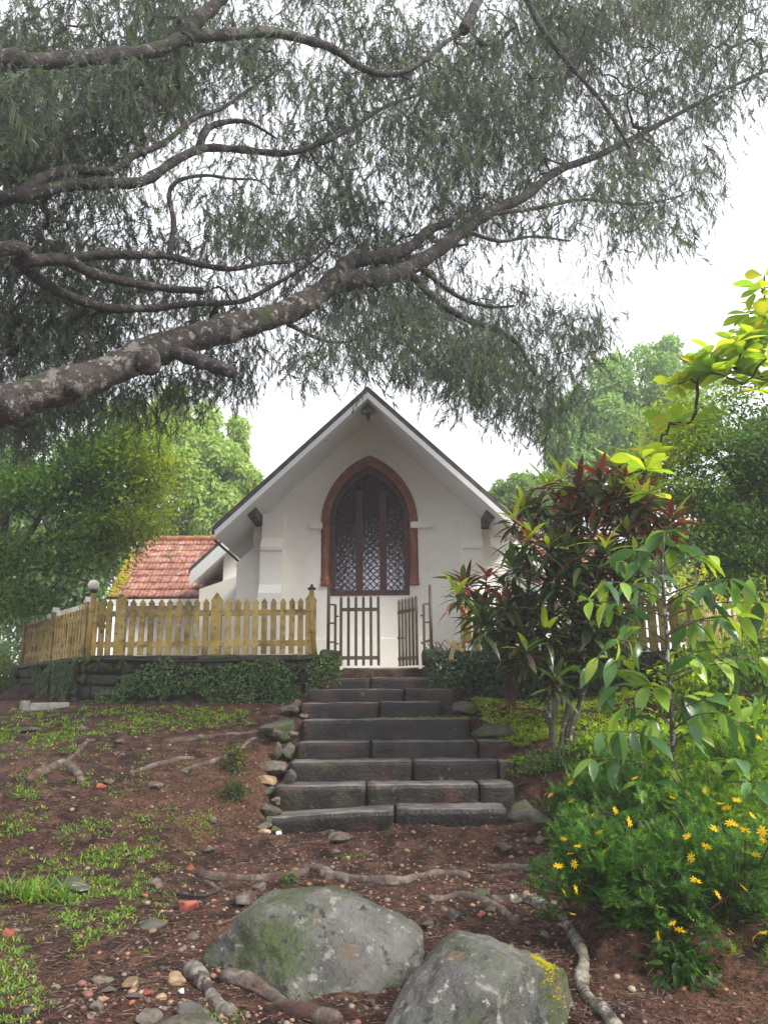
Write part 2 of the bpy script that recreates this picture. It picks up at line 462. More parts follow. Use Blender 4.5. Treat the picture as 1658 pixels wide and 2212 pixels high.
M['root'] = surf('weathered_root', [(0.3, (0.055, 0.04, 0.032)), (0.6, (0.13, 0.10, 0.082)), (0.8, (0.22, 0.19, 0.155))], 9, 0.75, 0.9, 40, 0.02, distort=1.0, patches=[((0.08, 0.035, 0.025), 3.0, 0.52, 0.68, 2.0)])
M['root_pale'] = surf('pale_lichen_root', [(0.3, (0.11, 0.095, 0.075)), (0.6, (0.27, 0.25, 0.20)), (0.8, (0.42, 0.40, 0.34))], 11, 0.8, 0.9, 40, 0.02, patches=[((0.05, 0.035, 0.028), 7.0, 0.52, 0.62, 2.0)])
M['bark'] = surf('dark_lichen_bark', [(0.3, (0.022, 0.018, 0.018)), (0.6, (0.055, 0.045, 0.043)), (0.8, (0.095, 0.08, 0.075))], 6, 0.85, 1.0, 26, 0.04, distort=0.8,
                 patches=[((0.13, 0.13, 0.115), 3.0, 0.62, 0.70, 1.6), ((0.22, 0.22, 0.195), 16.0, 0.64, 0.70, 4.0), ((0.035, 0.05, 0.02), 2.0, 0.58, 0.7, 7.0)])
M['bark_lichen'] = surf('lichen_patched_bark', [(0.3, (0.03, 0.024, 0.023)), (0.6, (0.075, 0.06, 0.056)), (0.8, (0.12, 0.10, 0.092))], 5, 0.85, 1.0, 24, 0.05, distort=0.8,
                        patches=[((0.07, 0.045, 0.04), 1.6, 0.5, 0.66, 3.0), ((0.20, 0.195, 0.17), 4.2, 0.56, 0.64, 1.6), ((0.30, 0.30, 0.26), 13.0, 0.60, 0.66, 4.0), ((0.045, 0.06, 0.025), 2.0, 0.60, 0.7, 7.0)])
M['twig'] = surf('dark_twig', [(0.3, (0.02, 0.017, 0.016)), (0.7, (0.05, 0.042, 0.038))], 8, 0.85, 0.4)
M['bark_spotted'] = surf('spotted_pale_bark', [(0.3, (0.04, 0.033, 0.028)), (0.7, (0.09, 0.078, 0.066))], 8, 0.8, 0.6, 40, 0.01, patches=[((0.40, 0.39, 0.35), 9.0, 0.57, 0.62, 2.0)])
M['bark_brown'] = surf('brown_bark', [(0.3, (0.05, 0.035, 0.025)), (0.7, (0.11, 0.08, 0.055))], 9, 0.8, 0.6, 40, 0.01, patches=[((0.30, 0.28, 0.24), 10.0, 0.66, 0.70, 2.0)])
M['concrete'] = surf('pale_concrete', [(0.3, (0.20, 0.19, 0.17)), (0.7, (0.32, 0.31, 0.28))], 7, 0.85, 0.5, 40, 0.008, patches=[((0.12, 0.11, 0.08), 5.0, 0.6, 0.75, 1.0)])
M['plank'] = surf('bleached_plank', [(0.3, (0.42, 0.29, 0.14)), (0.7, (0.58, 0.44, 0.25))], 12, 0.8, 0.4, 50, 0.004, patches=[((0.16, 0.09, 0.05), 14.0, 0.66, 0.74, 1.0)])
M['cable'] = surf('black_cable', [(0.3, (0.02, 0.02, 0.02)), (0.7, (0.07, 0.07, 0.07))], 8, 0.5, 0)
M['sign_white'] = surf('white_tag', [(0.3, (0.75, 0.72, 0.70)), (0.7, (0.8, 0.78, 0.76))], 8, 0.6, 0)
M['sign_red'] = surf('red_mark', [(0.3, (0.5, 0.12, 0.10)), (0.7, (0.55, 0.15, 0.12))], 8, 0.6, 0)
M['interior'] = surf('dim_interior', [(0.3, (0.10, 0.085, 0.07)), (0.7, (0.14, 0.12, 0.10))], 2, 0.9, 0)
M['canopy'] = leaf_mat('cypress_foliage', 0.42, 0.6, 0.3)
M['leaf'] = leaf_mat('leaf', 0.48, 0.42, 0.5)
M['leaf_glossy'] = leaf_mat('glossy_leaf', 0.30, 0.30, 0.55)
M['leaf_thin'] = leaf_mat('thin_leaf', 0.62, 0.45, 0.45)
M['grass'] = leaf_mat('grass_blade', 0.45, 0.5, 0.4)
M['petal'] = leaf_mat('petal', 0.35, 0.6, 0.2)
def glass_material():
    m, nt, ns, ls, b = new_mat('leaded_glass')
    ns.remove(b)
    p = pos_node(ns)
    bp = ns.new('ShaderNodeBump'); bp.inputs['Strength'].default_value = 1.0; bp.inputs['Distance'].default_value = 0.03
    ls.new(noise_node(ns, ls, p, 18, 3, 0.6, 1.0), bp.inputs['Height'])
    r = ns.new('ShaderNodeBsdfRefraction'); r.inputs['IOR'].default_value = 1.22; r.inputs['Roughness'].default_value = 0.02
    r.inputs['Color'].default_value = (0.36, 0.37, 0.39, 1)
    g = ns.new('ShaderNodeBsdfGlossy'); g.inputs['Roughness'].default_value = 0.06; g.inputs['Color'].default_value = (0.8, 0.82, 0.85, 1)
    ls.new(bp.outputs[0], r.inputs['Normal']); ls.new(bp.outputs[0], g.inputs['Normal'])
    mx = ns.new('ShaderNodeMixShader'); mx.inputs[0].default_value = 0.07
    ls.new(r.outputs[0], mx.inputs[1]); ls.new(g.outputs[0], mx.inputs[2])
    ls.new(mx.outputs[0], ns['Material Output'].inputs['Surface'])
    return m
M['glass'] = glass_material()

# ================================================================== SETTING: the ground
def build_ground():
    def axis(lo, hi, a, b, step, k):
        fine = np.arange(a, b + 1e-6, step)
        left = a - (a - lo) * (np.linspace(1, 0, k, endpoint=False) ** 2.2)
        right = b + (hi - b) * (np.linspace(0, 1, k + 1)[1:] ** 2.2)
        return np.concatenate([left, fine, right])
    xs = axis(-68, 68, -6.5, 5.5, 0.058, 26)
    ys = axis(-40, 78, 3.0, 12.2, 0.052, 26)
    X, Y = np.meshgrid(xs, ys)
    Z = height(X, Y)
    V = np.stack([X, Y, Z], -1).reshape(-1, 3)
    nx = len(xs); i = np.arange((len(ys) - 1) * (nx - 1)); r, c = i // (nx - 1), i % (nx - 1)
    a = r * nx + c
    me = np_mesh('ground', V, [np.stack([a, a + 1, a + nx + 1, a + nx], -1)], smooth=True)
    o = add('ground', me, None, M['soil'])
    o['kind'] = 'structure'
    o['label'] = 'bare red brown soil slope with patches of grass'
    return o
GROUND = build_ground()

# ================================================================== rough stones
def rough_block(x0, x1, y0, y1, z0, z1, seed, rnd=0.03, amp=0.012, div=(10, 4, 4), shear=0.0):
    """a hewn block: subdivided box with rounded arrises and an uneven face"""
    nx, ny, nz = div
    bm = bmesh.new()
    bmesh.ops.create_cube(bm, size=1.0)
    bmesh.ops.subdivide_edges(bm, edges=[e for e in bm.edges if abs((e.verts[0].co - e.verts[1].co).x) > 0.5], cuts=nx, use_grid_fill=True)
    bmesh.ops.subdivide_edges(bm, edges=[e for e in bm.edges if abs((e.verts[0].co - e.verts[1].co).y) > 0.5], cuts=ny, use_grid_fill=True)
    bmesh.ops.subdivide_edges(bm, edges=[e for e in bm.edges if abs((e.verts[0].co - e.verts[1].co).z) > 0.5], cuts=nz, use_grid_fill=True)
    h = Vector(((x1 - x0) / 2, (y1 - y0) / 2, (z1 - z0) / 2)); c = Vector(((x0 + x1) / 2, (y0 + y1) / 2, (z0 + z1) / 2))
    P0 = np.array([[v.co.x * 2 * h.x, v.co.y * 2 * h.y, v.co.z * 2 * h.z] for v in bm.verts])
    hh = np.array(h)
    r = min(rnd, float(hh.min()) * 0.9)
    q = np.clip(P0, -(hh - r), hh - r); d = P0 - q
    L = np.linalg.norm(d, axis=1, keepdims=True); L[L < 1e-9] = 1
    P1 = q + d / L * np.minimum(np.linalg.norm(d, axis=1, keepdims=True), r)
    W = P1 + np.array(c)
    n = fbm(W * 4.5, 4, seed) * amp * 1.4 + fbm(W * 17, 2, seed + 5) * amp * 0.5
    dirn = P1 / hh; dirn /= np.linalg.norm(dirn, axis=1, keepdims=True)
    W = W + dirn * n[:, None]
    W[:, 2] += shear * (W[:, 0] - c.x)
    for v, w in zip(bm.verts, W): v.co = w
    me = bpy.data.meshes.new('block'); bm.to_mesh(me); bm.free()
    me.polygons.foreach_set('use_smooth', [True] * len(me.polygons))
    return me

def rock_mesh(name, seed, sub=3, amp=0.28, cuts=6, scale=1.6, dcut=(0.62, 0.9), oct=4):
    bm = bmesh.new(); bmesh.ops.create_icosphere(bm, subdivisions=sub, radius=1.0)
    p = np.array([v.co[:] for v in bm.verts])
    r = np.random.default_rng(seed)
    for k in range(cuts):                          # planar faces, as on broken stone
        n = r.normal(size=3); n /= np.linalg.norm(n); d = r.uniform(*dcut)
        t = p @ n - d
        p = p - np.where(t > 0, t * 0.88, 0)[:, None] * n
    nn = p / np.linalg.norm(p, axis=1, keepdims=True)
    p = p + nn * (fbm(p * scale + seed, oct, seed, .55) * amp + fbm(p * scale * 5, 3, seed + 3) * amp * 0.18)[:, None]
    for v, w in zip(bm.verts, p): v.co = w
    me = bpy.data.meshes.new(name); bm.to_mesh(me); bm.free()
    me.polygons.foreach_set('use_smooth', [True] * len(me.polygons))
    return me

ROCKS = [rock_mesh('stone', 40 + k, 3, 0.22, 11, 1.8, (.48, .82)) for k in range(6)]

def place_rock(name, label, cat, loc, size, m, rot=0.0, k=0, group=None, sink=0.3, tilt=(0, 0), mesh=None):
    me = mesh or ROCKS[k % len(ROCKS)]
    o = bpy.data.objects.new(name, me)
    COL.objects.link(o)
    if not me.materials: me.materials.append(M['rock_grey'])
    o.material_slots[0].link = 'OBJECT'; o.material_slots[0].material = m
    sx, sy, sz = size
    o.scale = (sx, sy, sz)
    o.rotation_euler = (tilt[0], tilt[1], rot)
    o.location = Vector(loc) + Vector((0, 0, sz * (1 - 2 * sink)))
    return tag(o, label, cat, group)

# ================================================================== the stone steps
STEP_Z = [0.29, 0.49, 0.70, 0.90, 1.13, 1.34, 1.51, 1.67, 1.79]
STEP_Y = [8.40, 8.80, 9.20, 9.60, 10.00, 10.70, 11.10, 11.45, 11.80]
STEP_JOINTS = [[583, 851, 1087], [597, 789, 1028, 1103], [625, 889, 1070, 1104], [643, 800, 1029, 1103],
               [652, 1013], [650, 820, 955], [664, 873, 981], [690, 800, 941], [733, 802, 906]]
STEP_DEPTH = [.50, .50, .50, .50, .42, .48, .45, .45, .40]
steps = thing('stone_steps', 'flight of nine worn dark stone steps leading up to the gate', 'steps', (0, 8.4, 0))
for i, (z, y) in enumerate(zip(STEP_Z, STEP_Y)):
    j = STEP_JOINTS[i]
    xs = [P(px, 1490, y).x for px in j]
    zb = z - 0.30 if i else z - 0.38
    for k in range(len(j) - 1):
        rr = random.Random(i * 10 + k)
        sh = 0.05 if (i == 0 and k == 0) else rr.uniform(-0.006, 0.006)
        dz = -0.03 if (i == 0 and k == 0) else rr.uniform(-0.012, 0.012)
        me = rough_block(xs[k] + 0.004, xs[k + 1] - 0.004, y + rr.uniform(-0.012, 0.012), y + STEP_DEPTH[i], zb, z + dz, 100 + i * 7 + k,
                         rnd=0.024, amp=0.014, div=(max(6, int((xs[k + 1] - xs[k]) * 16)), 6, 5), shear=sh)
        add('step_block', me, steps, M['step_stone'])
thr = MB().box((-0.66, 12.12, 1.70), (0.52, 14.1, 1.835))
part('threshold_slab', thr, M['concrete'], steps, bevel=0.01)

# ================================================================== retaining walls of dark stone
def stone_wall(parent, a, b, z0, z1, seed, thick=0.32, courses=5, core_top=0.0):
    """core plus separate face stones between plan points a and b (outer face on the right-hand side of a->b seen from the camera)"""
    a = Vector((a[0], a[1], 0)); b = Vector((b[0], b[1], 0)); u = (b - a).normalized(); L = (b - a).length
    n = Vector((u.y, -u.x, 0))
    if n.y > 0: n = -n                                   # outward normal faces the camera side
    Mx = Matrix(((u.x, -n.x, 0, a.x), (u.y, -n.y, 0, a.y), (0, 0, 1, 0), (0, 0, 0, 1)))
    core = MB().box((0.0, 0.05, z0), (L, thick, z1 - 0.06), Mx)
    part('wall_core', core, M['mortar'], parent)
    rr = random.Random(seed)
    hs = [rr.uniform(0.8, 1.2) for _ in range(courses)]; tot = sum(hs); z = z0
    for ci in range(courses):
        ch = (z1 - 0.09 - z0) * hs[ci] / tot
        x = -rr.uniform(0, 0.2)
        while x < L - 0.02:
            w = rr.uniform(0.22, 0.52)
            xa, xb = max(x, 0), min(x + w, L)
            if xb - xa > 0.06:
                jit = rr.uniform(-0.02, 0.025)
                me = rough_block(xa + 0.008, xb - 0.008, -0.01 + jit, 0.14, z + 0.008, z + ch - 0.006 + rr.uniform(-0.012, 0.012), seed + ci * 31 + int(x * 40), rnd=0.04, amp=0.02, div=(3, 2, 2))
                me.transform(Mx)
                add('wall_stone', me, parent, M['wall_stone'])
            x += w
        z += ch
    x = 0.0
    while x < L - 0.05:                                   # coping
        w = min(rr.uniform(0.5, 0.9), L - x)
        me = rough_block(x + 0.004, x + w - 0.004, -0.035, thick + 0.03, z1 - 0.09, z1, seed + int(x * 90), rnd=0.025, amp=0.012, div=(5, 3, 2))
        me.transform(Mx)
        add('coping_stone', me, parent, M['wall_stone'])
        x += w

wall_left = thing('retaining_wall', 'dark mossy stone retaining wall with creeping ferns left of the steps', 'wall', (-2.6, 11.5, 1.2), group='churchyard retaining walls')
stone_wall(wall_left, (-4.50, 11.55), (-0.98, 11.55), 1.05, 2.03, 11)
stone_wall(wall_left, (-7.25, 15.3), (-4.50, 11.56), 1.05, 2.03, 23)
wall_right = thing('retaining_wall', 'dark stone retaining wall under glossy ivy right of the steps', 'wall', (2.6, 11.5, 1.2), group='churchyard retaining walls')
stone_wall(wall_right, (0.86, 11.55), (4.60, 11.55), 1.05, 2.03, 37)
stone_wall(wall_right, (4.60, 11.56), (7.0, 15.3), 1.05, 2.03, 51, courses=3)
for par, x0, x1 in ((wall_left, -0.975, -0.68), (wall_right, 0.55, 0.855)):    # the piers beside the opening
    for k in range(4):
        z0 = 1.1 + k * 0.25
        add('pier_stone', rough_block(x0, x1, 11.47, 12.12, z0, z0 + 0.246 if k < 3 else 2.09, 300 + k + int(x0 * 10), rnd=0.05, amp=0.022, div=(4, 5, 3)), par, M['wall_stone'])

# ================================================================== picket fences
FZ = 2.035
def picket_mesh(w, h, tip, t, name):
    mb = MB()
    mb.prism([(-w / 2, 0), (w / 2, 0), (w / 2, h - tip), (w / 2 + 0.012, h - tip), (0, h), (-w / 2 - 0.012, h - tip), (-w / 2, h - tip)], -t / 2, t / 2)
    return mb.mesh(name, bevel=0.006)
PICKET = picket_mesh(0.080, 0.84, 0.075, 0.045, 'picket')
POST = picket_mesh(0.155, 0.93, 0.13, 0.10, 'post')
def tip_mesh(w, tip, t):
    mb = MB()
    mb.prism([(-w / 2 - 0.015, 0), (w / 2 + 0.015, 0), (0, tip)], -t / 2 - 0.004, t / 2 + 0.004)
    return mb.mesh('picket_tip')
TIP = tip_mesh(0.08, 0.085, 0.045)
for me in (PICKET, POST): me.materials.append(M['ochre'])
TIP.materials.append(M['cream_tip'])

def put(me, name, parent, loc, rz=0.0, rx=0.0, ry=0.0, m=None):
    o = bpy.data.objects.new(name, me); COL.objects.link(o)
    o.parent = parent; o.location = Vector(loc) - base_of(parent)
    o.rotation_euler = (rx, ry, rz)
    if m is not None:
        o.material_slots[0].link = 'OBJECT'; o.material_slots[0].material = m
    return o

def rail(parent, a, b, z, hgt=0.085, t=0.05, m='ochre'):
    a = Vector((a[0], a[1], 0)); b = Vector((b[0], b[1], 0)); u = (b - a).normalized(); L = (b - a).length
    Mx = Matrix(((u.x, -u.y, 0, a.x), (u.y, u.x, 0, a.y), (0, 0, 1, 0), (0, 0, 0, 1)))
    mb = MB().box((0, -t / 2, z), (L, t / 2, z + hgt), Mx)
    return part('rail', mb, M[m], parent, bevel=0.008)

FY = 11.66
fence = thing('picket_fence', 'ochre picket fence on the wall left of the gate', 'fence', (-2.6, FY, FZ), group='ochre picket fences around the churchyard')
zx_p = [450, 485, 518, 628, 673, 717, 760, 803, 845, 890, 933, 975, 1083, 1124, 1167, 1210, 1253, 1296, 1340, 1382, 1424]
for zx in zx_p:
    put(PICKET, 'picket', fence, (P(zx * .45587, 1340, FY).x, FY, FZ), rz=random.uniform(-.03, .03), ry=random.uniform(-.012, .012))
for zx in (573, 1025, 1472):
    put(POST, 'post', fence, (P(zx * .45587, 1340, FY).x, FY, FZ))
xa, xb = P(438 * .45587, 1340, FY).x, P(1475 * .45587, 1340, FY).x
rail(fence, (xa, FY + 0.004), (xb, FY + 0.004), 2.615); rail(fence, (xa, FY + 0.004), (xb, FY + 0.004), 2.155)

def side_fence(f, a, b, n, post_at, tips=True):
    a = Vector((a[0], a[1], 0)); b = Vector((b[0], b[1], 0)); u = (b - a); ang = math.atan2(u.y, u.x)
    for k in range(n):
        p = a + u * ((k + 0.5) / n)
        if k in post_at:
            put(POST, 'post', f, (p.x, p.y, FZ), rz=ang)
            if tips:
                o = put(TIP, 'post_cap', f, (p.x, p.y, FZ + 0.845), rz=ang); o.scale = (1.9, 2.1, 1.1)
        else:
            put(PICKET, 'picket', f, (p.x, p.y, FZ), rz=ang + random.uniform(-.04, .04), ry=random.uniform(-.012, .012))
            if tips: put(TIP, 'picket_tip', f, (p.x, p.y, FZ + 0.762), rz=ang)
    rail(f, a, b, 2.615); rail(f, a, b, 2.155)
fence2 = thing('picket_fence', 'ochre picket fence with bleached tips running back at the far left', 'fence', (-5.7, 13.4, FZ), group='ochre picket fences around the churchyard')
side_fence(fence2, (-4.42, 11.78), (-7.02, 15.2), 27, (2, 14))
fence3 = thing('picket_fence', 'ochre picket fence half hidden behind the red leaved shrub', 'fence', (2.9, FY, FZ), group='ochre picket fences around the churchyard')
x = 1.22; k = 0
while x < 4.5:
    if k % 11 == 0: put(POST, 'post', fence3, (x, FY, FZ))
    elif x > 3.35:
        o = put(PICKET, 'picket', fence3, (x, FY, FZ), rz=random.uniform(-.03, .03)); o.scale = (1.55, 1, 0.97)
    else: put(PICKET, 'picket', fence3, (x, FY, FZ), rz=random.uniform(-.03, .03), ry=random.uniform(-.012, .012))
    x += 0.165; k += 1
rail(fence3, (1.2, FY + 0.004), (4.5, FY + 0.004), 2.615); rail(fence3, (1.2, FY + 0.004), (4.5, FY + 0.004), 2.155)
fence4 = thing('picket_fence', 'ochre picket fence running back at the far right', 'fence', (5.7, 13.4, FZ), group='ochre picket fences around the churchyard')
side_fence(fence4, (4.62, 11.78), (6.85, 15.0), 26, (2, 14))

def globe_lamp(label, base, top, r, lean=(0, 0)):
    t = thing('globe_lamp', label, 'lamp', base, group='globe lamps on the fence')
    b = Vector(base); hgt = top - b.z
    part('pole', MB().tube([b, b + Vector((lean[0] * .5, lean[1] * .5, hgt * .5)), b + Vector((lean[0], lean[1], hgt))], [0.034, 0.032, 0.03], 10), M['pipe'], t, smooth=True)
    for q in (0.35, 0.72):
        c = b + Vector((lean[0] * q, lean[1] * q, hgt * q))
        part('pipe_joint', MB().tube([c - Vector((0, 0, .02)), c + Vector((0, 0, .02))], 0.041, 10), M['pipe'], t)
    c = b + Vector((lean[0], lean[1], hgt))
    part('collar', MB().lathe([(0.03, -0.03), (0.055, -0.02), (0.06, 0.015), (0.045, 0.03)], c, 14), M['iron'], t, smooth=True)
    prof = [(r * math.sin(a), -r * math.cos(a)) for a in np.linspace(0.45, math.pi - 0.02, 14)]
    part('globe', MB().lathe(prof, c + Vector((0, 0, r * 1.12)), 20), M['globe'], t, smooth=True)
    return t
pA = P(194, 1412, 11.56); globe_lamp('white globe lamp on ochre pole at the fence corner', (pA.x, 11.50, 1.95), P(197, 1276, 11.5).z, 0.080)
pB = P(47, 1430, 15.1); globe_lamp('white globe lamp on ochre pole at the left end of the fence', (pB.x, 15.1, 1.95), P(58, 1328, 15.1).z, 0.088)
pC = P(1574, 1345, 14.6); globe_lamp('cream globe lamp on ochre pole in front of the yellow bush', (pC.x, 14.4, 1.95), P(1569, 1314, 14.6).z, 0.086)
pD = P(1582, 1345, 15.3); globe_lamp('lower cream globe lamp partly behind the other at far right', (pD.x, 15.35, 1.95), P(1577, 1336, 15.35).z, 0.086)

def pipe_post(label, base, top, finial):
    t = thing('pipe_post', label, 'post', base, group='ochre pipe posts')
    b = Vector(base)
    part('pole', MB().tube([b, Vector((top[0], b.y, (b.z + top[1]) / 2)), Vector((top[0], b.y, top[1]))], 0.036, 10), M['pipe'], t, smooth=True)
    if finial:
        c = Vector((top[0], b.y, top[1]))
        mb = MB().lathe([(0.03, -0.02), (0.05, 0.0), (0.05, 0.02), (0.02, 0.03), (0.025, 0.06), (0.008, 0.075)], c, 10)
        for k in range(5):
            a = 2 * math.pi * k / 5
            mb.box((-0.012, 0.03, -0.012), (0.012, 0.062, 0.022), Matrix.Translation(c) @ Matrix.Rotation(a, 4, 'Z'))
        part('finial', mb, M['iron'], t)
    part('wire_tie', MB().tube([(top[0] - .04, b.y - .04, b.z + .36), (top[0] + .045, b.y - .04, b.z + .365)], 0.006, 5), M['iron'], t)
    part('pipe_joint', MB().tube([(top[0], b.y, b.z + .40), (top[0], b.y, b.z + .45)], 0.044, 10), M['pipe'], t)
    return t
q0, q1 = P(681, 1406, 11.5), P(673, 1272, 11.5)
pipe_post('ochre pipe post with black finial left of the gate', (q0.x, 11.5, 1.98), (q1.x, q1.z), True)
q0, q1 = P(1003, 1398, 11.5), P(1003, 1300, 11.5)
pipe_post('ochre pipe post at the start of the right fence', (q0.x, 11.5, 1.98), (q1.x, q1.z), False)

# ================================================================== the gate
def gate_leaf(parent, n, w, h, hinge, ang, side):
    """bars across width w from the hinge along local +x*side; ang turns the leaf inwards"""
    Mx = Matrix.Translation(hinge) @ Matrix.Rotation(ang, 4, 'Z')
    leaf = bpy.data.objects.new('gate_leaf', None); COL.objects.link(leaf); leaf.parent = parent
    leaf.location = Vector(hinge) - base_of(parent)
    for k in range(n):
        x = side * (0.02 + (w - 0.04) * k / (n - 1))
        mb = MB().prism([(x - .022, .02), (x + .022, .02), (x + .022, h - .03), (x, h + .005), (x - .022, h - .03)], -.016, .016, Mx)
        part('bar', mb, M['gate'], leaf, bevel=0.004)
    for z in (0.11, 0.85):
        mb = MB().box((min(0, side * w), -.028, z), (max(0, side * w), -.0165, z + .055), Mx)
        part('rail', mb, M['gate'], leaf, bevel=0.003)
    return leaf
gate = thing('garden_gate', 'olive double gate of pointed bars with right leaf ajar', 'gate', (-0.05, 12.0, 1.84))
GY = 12.0
hl = P(733, 1440, GY); gate_leaf(gate, 6, 0.62, 1.09, (hl.x, GY, 1.845), 0.0, 1)
hr = P(902, 1440, GY); gl = gate_leaf(gate, 6, 0.62, 1.09, (hr.x, GY, 1.845), math.radians(-64), -1)
part('latch', MB().box((hr.x - .30, GY + .54, 2.3), (hr.x - .18, GY + .58, 2.33)), M['iron'], gl)
for s, pxp, pxi in ((-1, 709, 724), (1, 930, 915)):
    xp, xi = P(pxp, 1340, 11.95).x, P(pxi, 1340, 11.95).x
    ztop = P(pxp, 1266 if s < 0 else 1263, 11.95).z
    part('gate_post', MB().tube([(xp, 11.95, 2.02), (xp, 11.95, ztop)], 0.026, 10), M['gate'], gate, smooth=True)
    part('hanging_stile', MB().box((xi - .02, 11.935, 1.86), (xi + .02, 11.965, 2.80)), M['gate'], gate, bevel=.003)
    for z in (2.21, 2.50, 2.785):
        part('bracket', MB().box((min(xp, xi), 11.94, z), (max(xp, xi), 11.96, z + .025)), M['gate'], gate)
    for z in (2.2, 2.62):
        part('hinge', MB().tube([(xi - s * .01, 11.97, z), (xi - s * .05, 11.985, z)], 0.012, 6), M['iron'], gate)

# ================================================================== the chapel
CHX = P(798, 1200, 14.2).x                  # middle of the gable
YW, YF = 14.20, 13.00                       # gable wall, front edge of the roof
ap = P(797, 833, YF); ev = P(458, 1137, YF)
HW = (CHX - ev.x)                           # half width of the roof
SLOPE = (ap.z - ev.z) / HW
ZA = ap.z
ZB = 1.75
chapel = thing('chapel', 'small white plastered chapel with steep gable and pointed lattice window', 'chapel', (CHX, YW, ZB))

def arch(w, zs, h, n=14):
    """pointed arch from the left springing over the apex to the right one"""
    R = (w * w + h * h) / (2 * w)
    a1 = math.asin(min(1, h / R))
    left = [(-w + R - R * math.cos(a1 * k / n), zs + R * math.sin(a1 * k / n)) for k in range(n + 1)]
    return left + [(-x, z) for x, z in left[-2::-1]]

w_o = (P(907, 1200, YW).x - P(697, 1200, YW).x) / 2
z_s = P(798, 1131, YW).z; z_ap = P(798, 984, YW).z; z_cb = P(798, 1265, YW).z; z_wb = P(798, 1286, YW).z
w_i = (P(888, 1200, YW).x - P(717, 1200, YW).x) / 2
hole = [(-w_i, z_wb), (-w_i, z_cb), (-w_o, z_cb)] + arch(w_o, z_s, z_ap - z_s) + [(w_o, z_cb), (w_i, z_cb), (w_i, z_wb)]

wall_hw = (P(1035, 1110, YW).x - P(565, 1110, YW).x) / 2 - 0.02
z_sof = lambda x: ZA - 0.215 - SLOPE * abs(x)            # underside of the roof above offset x
outer = [(-wall_hw, ZB), (wall_hw, ZB), (wall_hw, z_sof(wall_hw) + .05), (0, z_sof(0) + .05), (-wall_hw, z_sof(wall_hw) + .05)]

def plate_with_hole(name, outer, hole, y, depth, m, parent, sgn=1):
    bm = bmesh.new()
    def loop(pts):
        vs = [bm.verts.new((CHX + x, y, z)) for x, z in pts]
        return vs, [bm.edges.new((vs[i], vs[(i + 1) % len(vs)])) for i in range(len(vs))]
    ov, oe = loop(outer); hv, he = loop(hole)
    bmesh.ops.triangle_fill(bm, use_beauty=True, use_dissolve=False, edges=oe + he)
    n = len(hv)
    bv = [bm.verts.new((v.co.x, y + depth, v.co.z)) for v in hv]
    for i in range(n):
        bm.faces.new((hv[i], hv[(i + 1) % n], bv[(i + 1) % n], bv[i]))
    bmesh.ops.recalc_face_normals(bm, faces=bm.faces)
    me = bpy.data.meshes.new(name); bm.to_mesh(me); bm.free()
    return add(name, me, parent, m)
plate_with_hole('gable_wall', outer, hole, YW, 0.30, M['plaster'], chapel)
# plinth, slightly proud, a shade different where it was repainted
zpl = P(798, 1379, YW).z
part('plinth', MB().box((CHX - wall_hw - .02, YW - .02, ZB - .1), (CHX + wall_hw + .02, YW + .1, zpl)), M['plaster'], chapel, bevel=.008)

# flank walls and far gable of the chancel, with a west window that lets the sky be seen through the lattice
YB = 24.0
part('flank_wall', MB().box((CHX - wall_hw, YW + .01, ZB), (CHX - wall_hw + .3, 18.0, z_sof(wall_hw) + .1)), M['plaster'], chapel)
part('flank_wall', MB().box((CHX + wall_hw - .3, YW + .01, ZB), (CHX + wall_hw, 18.0, z_sof(wall_hw) + .1)), M['plaster'], chapel)

# window: terracotta arch moulding with turned shafts, dark inner frame, three lights, lattice
win = bpy.data.objects.new('arched_window', None); COL.objects.link(win); win.parent = chapel
win.location = Vector((CHX, YW, z_wb)) - base_of(chapel)
def ring(name, a_out, a_in, y0, y1, m, parent):
    """band between two open outlines with the same number of points"""
    n = len(a_out); vs = []; fs = []
    for y in (y0, y1):
        vs += [(CHX + x, y, z) for x, z in a_out] + [(CHX + x, y, z) for x, z in a_in]
    for i in range(n - 1):
        fs += [(i, n + i, n + i + 1, i + 1), (2*n + i, 2*n + i + 1, 3*n + i + 1, 3*n + i), (i, i + 1, 2*n + i + 1, 2*n + i), (n + i, 3*n + i, 3*n + i + 1, n + i + 1)]
    fs += [(0, 2*n, 3*n, n), (n - 1, 2*n - 1, 4*n - 1, 3*n - 1)]
    me = bpy.data.meshes.new(name); me.from_pydata(vs, [], fs)
    bm = bmesh.new(); bm.from_mesh(me); bmesh.ops.recalc_face_normals(bm, faces=bm.faces); bm.to_mesh(me); bm.free()
    return add(name, me, parent, m)
H = z_ap - z_s
t1 = 0.155
ring('arch_moulding', arch(w_o - .003, z_s, H - .003), arch(w_o - t1, z_s, H - t1 * 1.35), YW - .045, YW + .22, M['red_wood'], win)
ring('arch_roll', arch(w_o - .03, z_s, H - .04), arch(w_o - .075, z_s, H - .10), YW - .065, YW - .04, M['red_wood'], win)
ring('inner_arch', arch(w_o - t1 + .002, z_s, H - t1 * 1.35 + .002), arch(w_o - t1 - .10, z_s, H - t1 * 1.35 - .14), YW + .06, YW + .20, M['dark_wood'], win)
